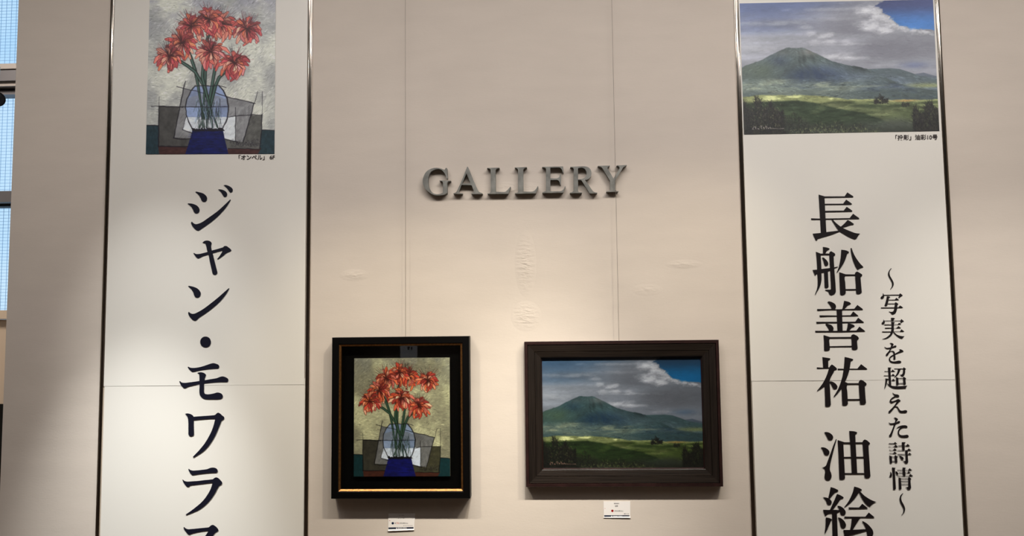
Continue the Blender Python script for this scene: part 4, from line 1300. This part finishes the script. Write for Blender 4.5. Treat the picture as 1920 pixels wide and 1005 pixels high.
for ox, oy, s, polys in KATA:
    glyph('printed_character', polys, px_place(ox, oy, s), TX, M['ink_navy'], posterA)

# right poster
R0, R1 = RAIL_X[2][1], RAIL_X[3][0]
zr = xz(1600, 713, UY)[1]
posterB = thing('hanging_poster', 'tall white poster with a mountain landscape print and black kanji', 'poster', ((R0 + R1) / 2, 0, 1.0), 'printed posters between the steel rails')
sheet('upper_sheet', R0 + 0.0014, R1 - 0.0014, zr, 3.3, UY, posterB, lap=0.0003)
sheet('lower_sheet', R0 + 0.0030, R1 - 0.0010, 0.25, zr + 0.02, PY, posterB)
printB = landscape_canvas(400, 268, PAL_L_PRINT)
quad = [xz(1386.8, 6.4, PRY), xz(1749.4, -1.0, PRY), xz(1761.4, 245.6, PRY), xz(1395.0, 252.2, PRY)]
tag(grid_picture('printed_picture', quad, PRY, printB, 400, 268, (200, 188, 180), 0.80, 0.0, M['print'], posterB), 'printed picture of a mountain under grey clouds')
text('caption', '\u300c\u6295\u5f71\u300d\u6cb9\u5f6910\u53f7', (1679.0, 252.8, 1758.0, 263.0, -1.2), TX, M['ink_grey'], posterB, 0.018)
for ox, oy, s, polys in KANJI:
    glyph('printed_character', polys, px_place(ox, oy, s), TX, M['ink_black'], posterB)
for ox, oy, polys in SMALL:
    glyph('printed_character', polys, px_place(ox, oy, 1005 / 55.0), TX, M['ink_black'], posterB)


# ------------------------------------------------------------------ picture frames
def rails(name, prof, x0, x1, z0, z1, m, parent, close=True):
    """four mitred mouldings: prof = [(inset from the outer edge, y)], walked from the outer back to the inner back"""
    corners = [(x0, z1, 1, -1), (x1, z1, -1, -1), (x1, z0, -1, 1), (x0, z0, 1, 1)]
    out = []
    for i in range(4):
        a, b = corners[i], corners[(i + 1) % 4]
        bm = bmesh.new()
        va = [bm.verts.new((a[0] + a[2] * d, y, a[1] + a[3] * d)) for d, y in prof]
        vb = [bm.verts.new((b[0] + b[2] * d, y, b[1] + b[3] * d)) for d, y in prof]
        for j in range(len(prof) - 1):
            bm.faces.new((va[j], va[j + 1], vb[j + 1], vb[j]))
        if close:
            bm.faces.new((va[-1], va[0], vb[0], vb[-1]))
        bm.faces.new(va)
        bm.faces.new(vb[::-1])
        bmesh.ops.recalc_face_normals(bm, faces=bm.faces[:])
        out.append(obj(name, bm, m[i % 2] if isinstance(m, tuple) else m, parent))
    return out


def rect(pl, pt, pr, pb, y):
    a, b = xz(pl, (pt + pb) / 2, y), xz(pr, (pt + pb) / 2, y)
    return a[0], b[0], xz((pl + pr) / 2, pb, y)[1], xz((pl + pr) / 2, pt, y)[1]


# left: black lacquer box frame, gilt lip, black mount, floating canvas behind glass
FD = -0.046
fx0, fx1, fz0, fz1 = rect(621.6, 631.6, 880.6, 935.2, FD)
frameA = thing('framed_painting', 'flower painting floating on black mount in a black frame with gilt lip', 'painting', ((fx0 + fx1) / 2, 0, fz0))
PIX = (fx1 - fx0) / 259.0
rails('frame_rail', [(0, -0.004), (0, FD + 0.0015), (0.0015, FD), (12.0 * PIX, FD), (13.2 * PIX, FD + 0.002), (13.2 * PIX, -0.004)], fx0, fx1, fz0, fz1, M['black_frame'], frameA)
i0 = 13.2 * PIX
rails('gilt_lip', [(0, FD + 0.012), (0, FD + 0.0024), (0.5 * PIX, FD + 0.0024), (3.6 * PIX, FD + 0.0056), (3.6 * PIX, FD + 0.012)], fx0 + i0, fx1 - i0, fz0 + i0, fz1 - i0, M['gilt'], frameA)
MY = FD + 0.030
obj('mount_board', box_bm(fx0 + i0, fx1 - i0, MY, MY + 0.004, fz0 + i0, fz1 - i0), M['mat_board'], frameA)
CY = FD + 0.020
cx0, cx1, cz0, cz1 = rect(663.8, 671.2, 843.4, 893.2, CY)
obj('canvas_board', box_bm(cx0, cx1, CY + 0.0003, MY, cz0, cz1), M['board'], frameA)
paintA = flower_canvas(224, 276, PAL_F_ORIG, 11)
tag(grid_picture('painted_surface', [(cx0, cz1), (cx1, cz1), (cx1, cz0), (cx0, cz0)], CY - 0.0004, paintA, 224, 276, (216, 205, 184), 0.86, 0.0007, M['oil_f'], frameA), 'oil painting of orange red flowers in a round glass vase')
ip = i0 + 2.5 * PIX
obj('glass_pane', box_bm(fx0 + ip, fx1 - ip, FD + 0.0122, FD + 0.0142, fz0 + ip, fz1 - ip), M['glass'], frameA)

# right: dark stained wooden frame with stepped profile
GD = -0.030
gx0, gx1, gz0, gz1 = rect(984.6, 639.0, 1352.0, 912.8, GD)
frameB = thing('framed_painting', 'mountain landscape oil painting in a dark brown stepped wooden frame', 'painting', ((gx0 + gx1) / 2, 0, gz0))
Q = (gx1 - gx0) / 367.4
rails('frame_edge', [(0, -0.003), (0, GD + 0.001), (0.001, GD), (5.6 * Q, GD), (6.0 * Q, GD + 0.003), (6.0 * Q, -0.003)], gx0, gx1, gz0, gz1, M['wood_red'], frameB)
e = 6.0 * Q
rails('frame_rail', [(0, -0.003), (0, GD + 0.005), (0.8 * Q, GD + 0.005), (1.0 * Q, GD + 0.0015), (12.6 * Q, GD + 0.004), (13.2 * Q, GD + 0.0062), (13.6 * Q, GD + 0.0062), (14.0 * Q, GD + 0.0046),
                     (24.0 * Q, GD + 0.0075), (25.6 * Q, GD + 0.010), (25.6 * Q, -0.003)], gx0 + e, gx1 - e, gz0 + e, gz1 - e, (M['wood_across'], M['wood_up']), frameB)
e2 = e + 25.6 * Q
rails('inner_slip', [(0, -0.003), (0, GD + 0.012), (1.6 * Q, GD + 0.016), (1.6 * Q, -0.003)], gx0 + e2, gx1 - e2, gz0 + e2, gz1 - e2, M['wood_red'], frameB)
e3 = e2 + 0.4 * Q
CB = GD + 0.0175
px0, px1, pz0, pz1 = gx0 + e3, gx1 - e3, gz0 + e3, gz1 - e3
obj('canvas_board', box_bm(px0, px1, CB + 0.0006, -0.004, pz0, pz1), M['board'], frameB)
paintB = landscape_canvas(330, 222, PAL_L_ORIG, 21)
tag(grid_picture('painted_surface', [(px0, pz1), (px1, pz1), (px1, pz0), (px0, pz0)], CB, paintB, 330, 222, (206, 194, 172), 0.52, 0.0003, M['oil_l'], frameB), 'oil painting of a mountain under grey clouds with blue gap')


# ------------------------------------------------------------------ picture wires
def wire(px, py, yw, z_end, lab):
    p = at(px, py, yw)
    bm = bmesh.new()
    add_tube(bm, (p.x, yw, z_end), (p.x, yw, ZC), 0.0006, 8, caps=False)
    o = obj('picture_wire', bm, M['wire'], None, True)
    tag(o, lab, 'wire', 'wires the two framed paintings hang from')
    return o


wire(760.2, 300, -0.022, fz1, 'thin steel wire holding the black framed flower painting')
wire(1153.4, 300, -0.0225, gz1, 'thin steel wire crossing the letter Y down to the brown frame')


# ------------------------------------------------------------------ price cards under the paintings
def strokes(name, marks, y, m, parent):
    bm = bmesh.new()
    for pts in marks:
        flat_shape(bm, [pts], y, lambda p, yy: at(p[0], p[1], yy))
    return obj(name, bm, m, parent)


def bar(x0, y0, x1, y1):
    return [(x0, y0), (x1, y0), (x1, y1), (x0, y1)]


def disc(cx, cy, r, n=20):
    return [(cx + r * math.cos(2 * math.pi * i / n), cy + r * math.sin(2 * math.pi * i / n)) for i in range(n)]


def price_card(lab, quad, y, curl):
    """thin card, lower corners lifting off the wall by `curl` metres at left and right"""
    t = thing('price_card', lab, 'card', at(quad[3][0], quad[3][1], 0), 'price cards under the paintings')
    bm = bmesh.new()
    n = 18
    F, B = [], []
    for j in range(n + 1):
        rf, rb = [], []
        for i in range(n + 1):
            u, v = i / n, j / n
            x = (quad[0][0] * (1 - u) + quad[1][0] * u) * (1 - v) + (quad[3][0] * (1 - u) + quad[2][0] * u) * v
            z = (quad[0][1] * (1 - u) + quad[1][1] * u) * (1 - v) + (quad[3][1] * (1 - u) + quad[2][1] * u) * v
            lift = max(0, v - 0.93) ** 1.5 * (curl[0] * (1 - u) + curl[1] * u) * 40
            p = at(x, z, y)
            rf.append(bm.verts.new((p.x, y - lift, p.z)))
            rb.append(bm.verts.new((p.x, y - lift + 0.0006, p.z)))
        F.append(rf)
        B.append(rb)
    for j in range(n):
        for i in range(n):
            bm.faces.new((F[j][i], F[j + 1][i], F[j + 1][i + 1], F[j][i + 1]))
            bm.faces.new((B[j][i + 1], B[j + 1][i + 1], B[j + 1][i], B[j][i]))
        bm.faces.new((F[j][0], B[j][0], B[j + 1][0], F[j + 1][0]))
        bm.faces.new((F[j + 1][n], B[j + 1][n], B[j][n], F[j][n]))
        bm.faces.new((F[0][j + 1], B[0][j + 1], B[0][j], F[0][j]))
        bm.faces.new((F[n][j], B[n][j], B[n][j + 1], F[n][j + 1]))
    obj('card', bm, M['card'], t)
    return t


KY = -0.0016
cardA = price_card('white price card with a dark blue dot under the flower painting', [(728.3, 962.8), (778.2, 962.8), (776.6, 993.6), (727.6, 995.2)], KY, (0.004, 0.003))
IY = KY - 0.00012
strokes('card_band', [[(728.3, 989.0), (775.4, 988.2), (775.4, 992.2), (728.3, 993.0)]], IY, M['navy_band'], cardA)
text('card_print', 'MARUZEN', (746.0, 989.3, 762.4, 991.6, -0.3), IY - 0.0001, M['white_ink'], cardA, 0.02)
strokes('card_mark', [disc(743.6, 990.7, 1.1, 10)], IY - 0.0001, M['white_ink'], cardA)
strokes('blue_dot', [disc(736.4, 981.1, 2.3)], IY, M['dot_blue'], cardA)
text('card_print', '\u30aa\u30f3\u30d9\u30eb', (746.4, 970.2, 758.4, 972.6, 0), IY, M['ink_grey'], cardA, 0.01)
text('card_print', '\u30b8\u30e3\u30f3\u30fb\u30e2\u30ef\u30e9\u30b9', (747.6, 965.6, 757.6, 967.4, 0), IY, M['ink_grey'], cardA, 0.01)
text('card_print', '\u00a5', (740.0, 979.8, 742.2, 982.4, 0), IY, M['ink_grey'], cardA, 0.01)
text('card_print', '770,', (742.6, 979.6, 748.4, 982.8, 0), IY, M['ink_red'], cardA, 0.01)
text('card_print', '000(\u7a0e\u8fbc)', (748.8, 979.6, 764.8, 982.4, 0.2), IY, M['ink_black'], cardA, 0.01)
strokes('card_print', [bar(756.5 + q * 2.6, 985.0, 757.6 + q * 2.6, 986.0) for q in range(7)], IY, M['ink_grey'], cardA)
strokes('card_print', [bar(730.0, 975.8, 731.6, 976.8)], IY, M['ink_red'], cardA)

cardB = price_card('white price card with a red dot under the mountain painting', [(1131.6, 940.2), (1181.6, 939.8), (1181.8, 970.6), (1131.8, 970.6)], KY, (0.0015, 0.003))
strokes('card_band', [[(1132.8, 966.0), (1180.2, 966.0), (1180.2, 970.0), (1132.8, 970.0)]], IY, M['navy_band'], cardB)
text('card_print', 'MARUZEN', (1150.0, 966.9, 1166.6, 969.1, 0), IY - 0.0001, M['white_ink'], cardB, 0.02)
strokes('card_mark', [disc(1147.0, 968.0, 1.1, 10)], IY - 0.0001, M['white_ink'], cardB)
strokes('red_dot', [disc(1148.2, 957.8, 2.3)], IY, M['dot_red'], cardB)
text('card_print', '\u9577\u8239\u5584\u7950', (1151.0, 943.0, 1160.8, 945.2, 0), IY, M['ink_grey'], cardB, 0.01)
text('card_print', '\u6295\u5f71', (1153.2, 947.6, 1158.8, 950.4, 0), IY, M['ink_black'], cardB, 0.02)
text('card_print', ',000(\u7a0e\u8fbc)', (1151.6, 956.6, 1168.4, 959.4, 0.3), IY, M['ink_black'], cardB, 0.01)
strokes('card_print', [bar(1170.0, 962.9, 1173.0, 964.0), bar(1174.6, 963.0, 1175.8, 964.0), bar(1177.4, 963.0, 1178.8, 964.0)], IY, M['ink_black'], cardB)
strokes('card_print', [bar(1133.8, 953.0, 1134.9, 954.0)], IY, M['ink_red'], cardB)


# ------------------------------------------------------------------ notice on the opposite wall, seen mirrored in the glass of the left frame
GYP = FD + 0.0122


def mirrored(px, py, y):
    p = at(px, py, GYP)
    d = ray(px, py)
    t = (p.y - y) / d.y
    return Vector((p.x + d.x * t, y, p.z + d.z * t))


na, nb_ = mirrored(750.5, 648.0, YB), mirrored(782.5, 682.0, YB)
notice = thing('wall_notice', 'white paper notice with two black squares, mirrored in the glass above the flowers', 'notice', ((na.x + nb_.x) / 2, YB, nb_.z))
obj('sheet', box_bm(na.x, nb_.x, YB, YB + 0.003, nb_.z, na.z), M['notice'], notice)
nw, nh = nb_.x - na.x, na.z - nb_.z
for u0, u1, v0, v1 in ((0.42, 0.55, 0.06, 0.24), (0.61, 0.71, 0.08, 0.24), (0.06, 0.75, 0.29, 0.305)):
    obj('printed_mark', box_bm(na.x + nw * u0, na.x + nw * u1, YB + 0.003, YB + 0.004, na.z - nh * v1, na.z - nh * v0), M['ink_black'], notice)
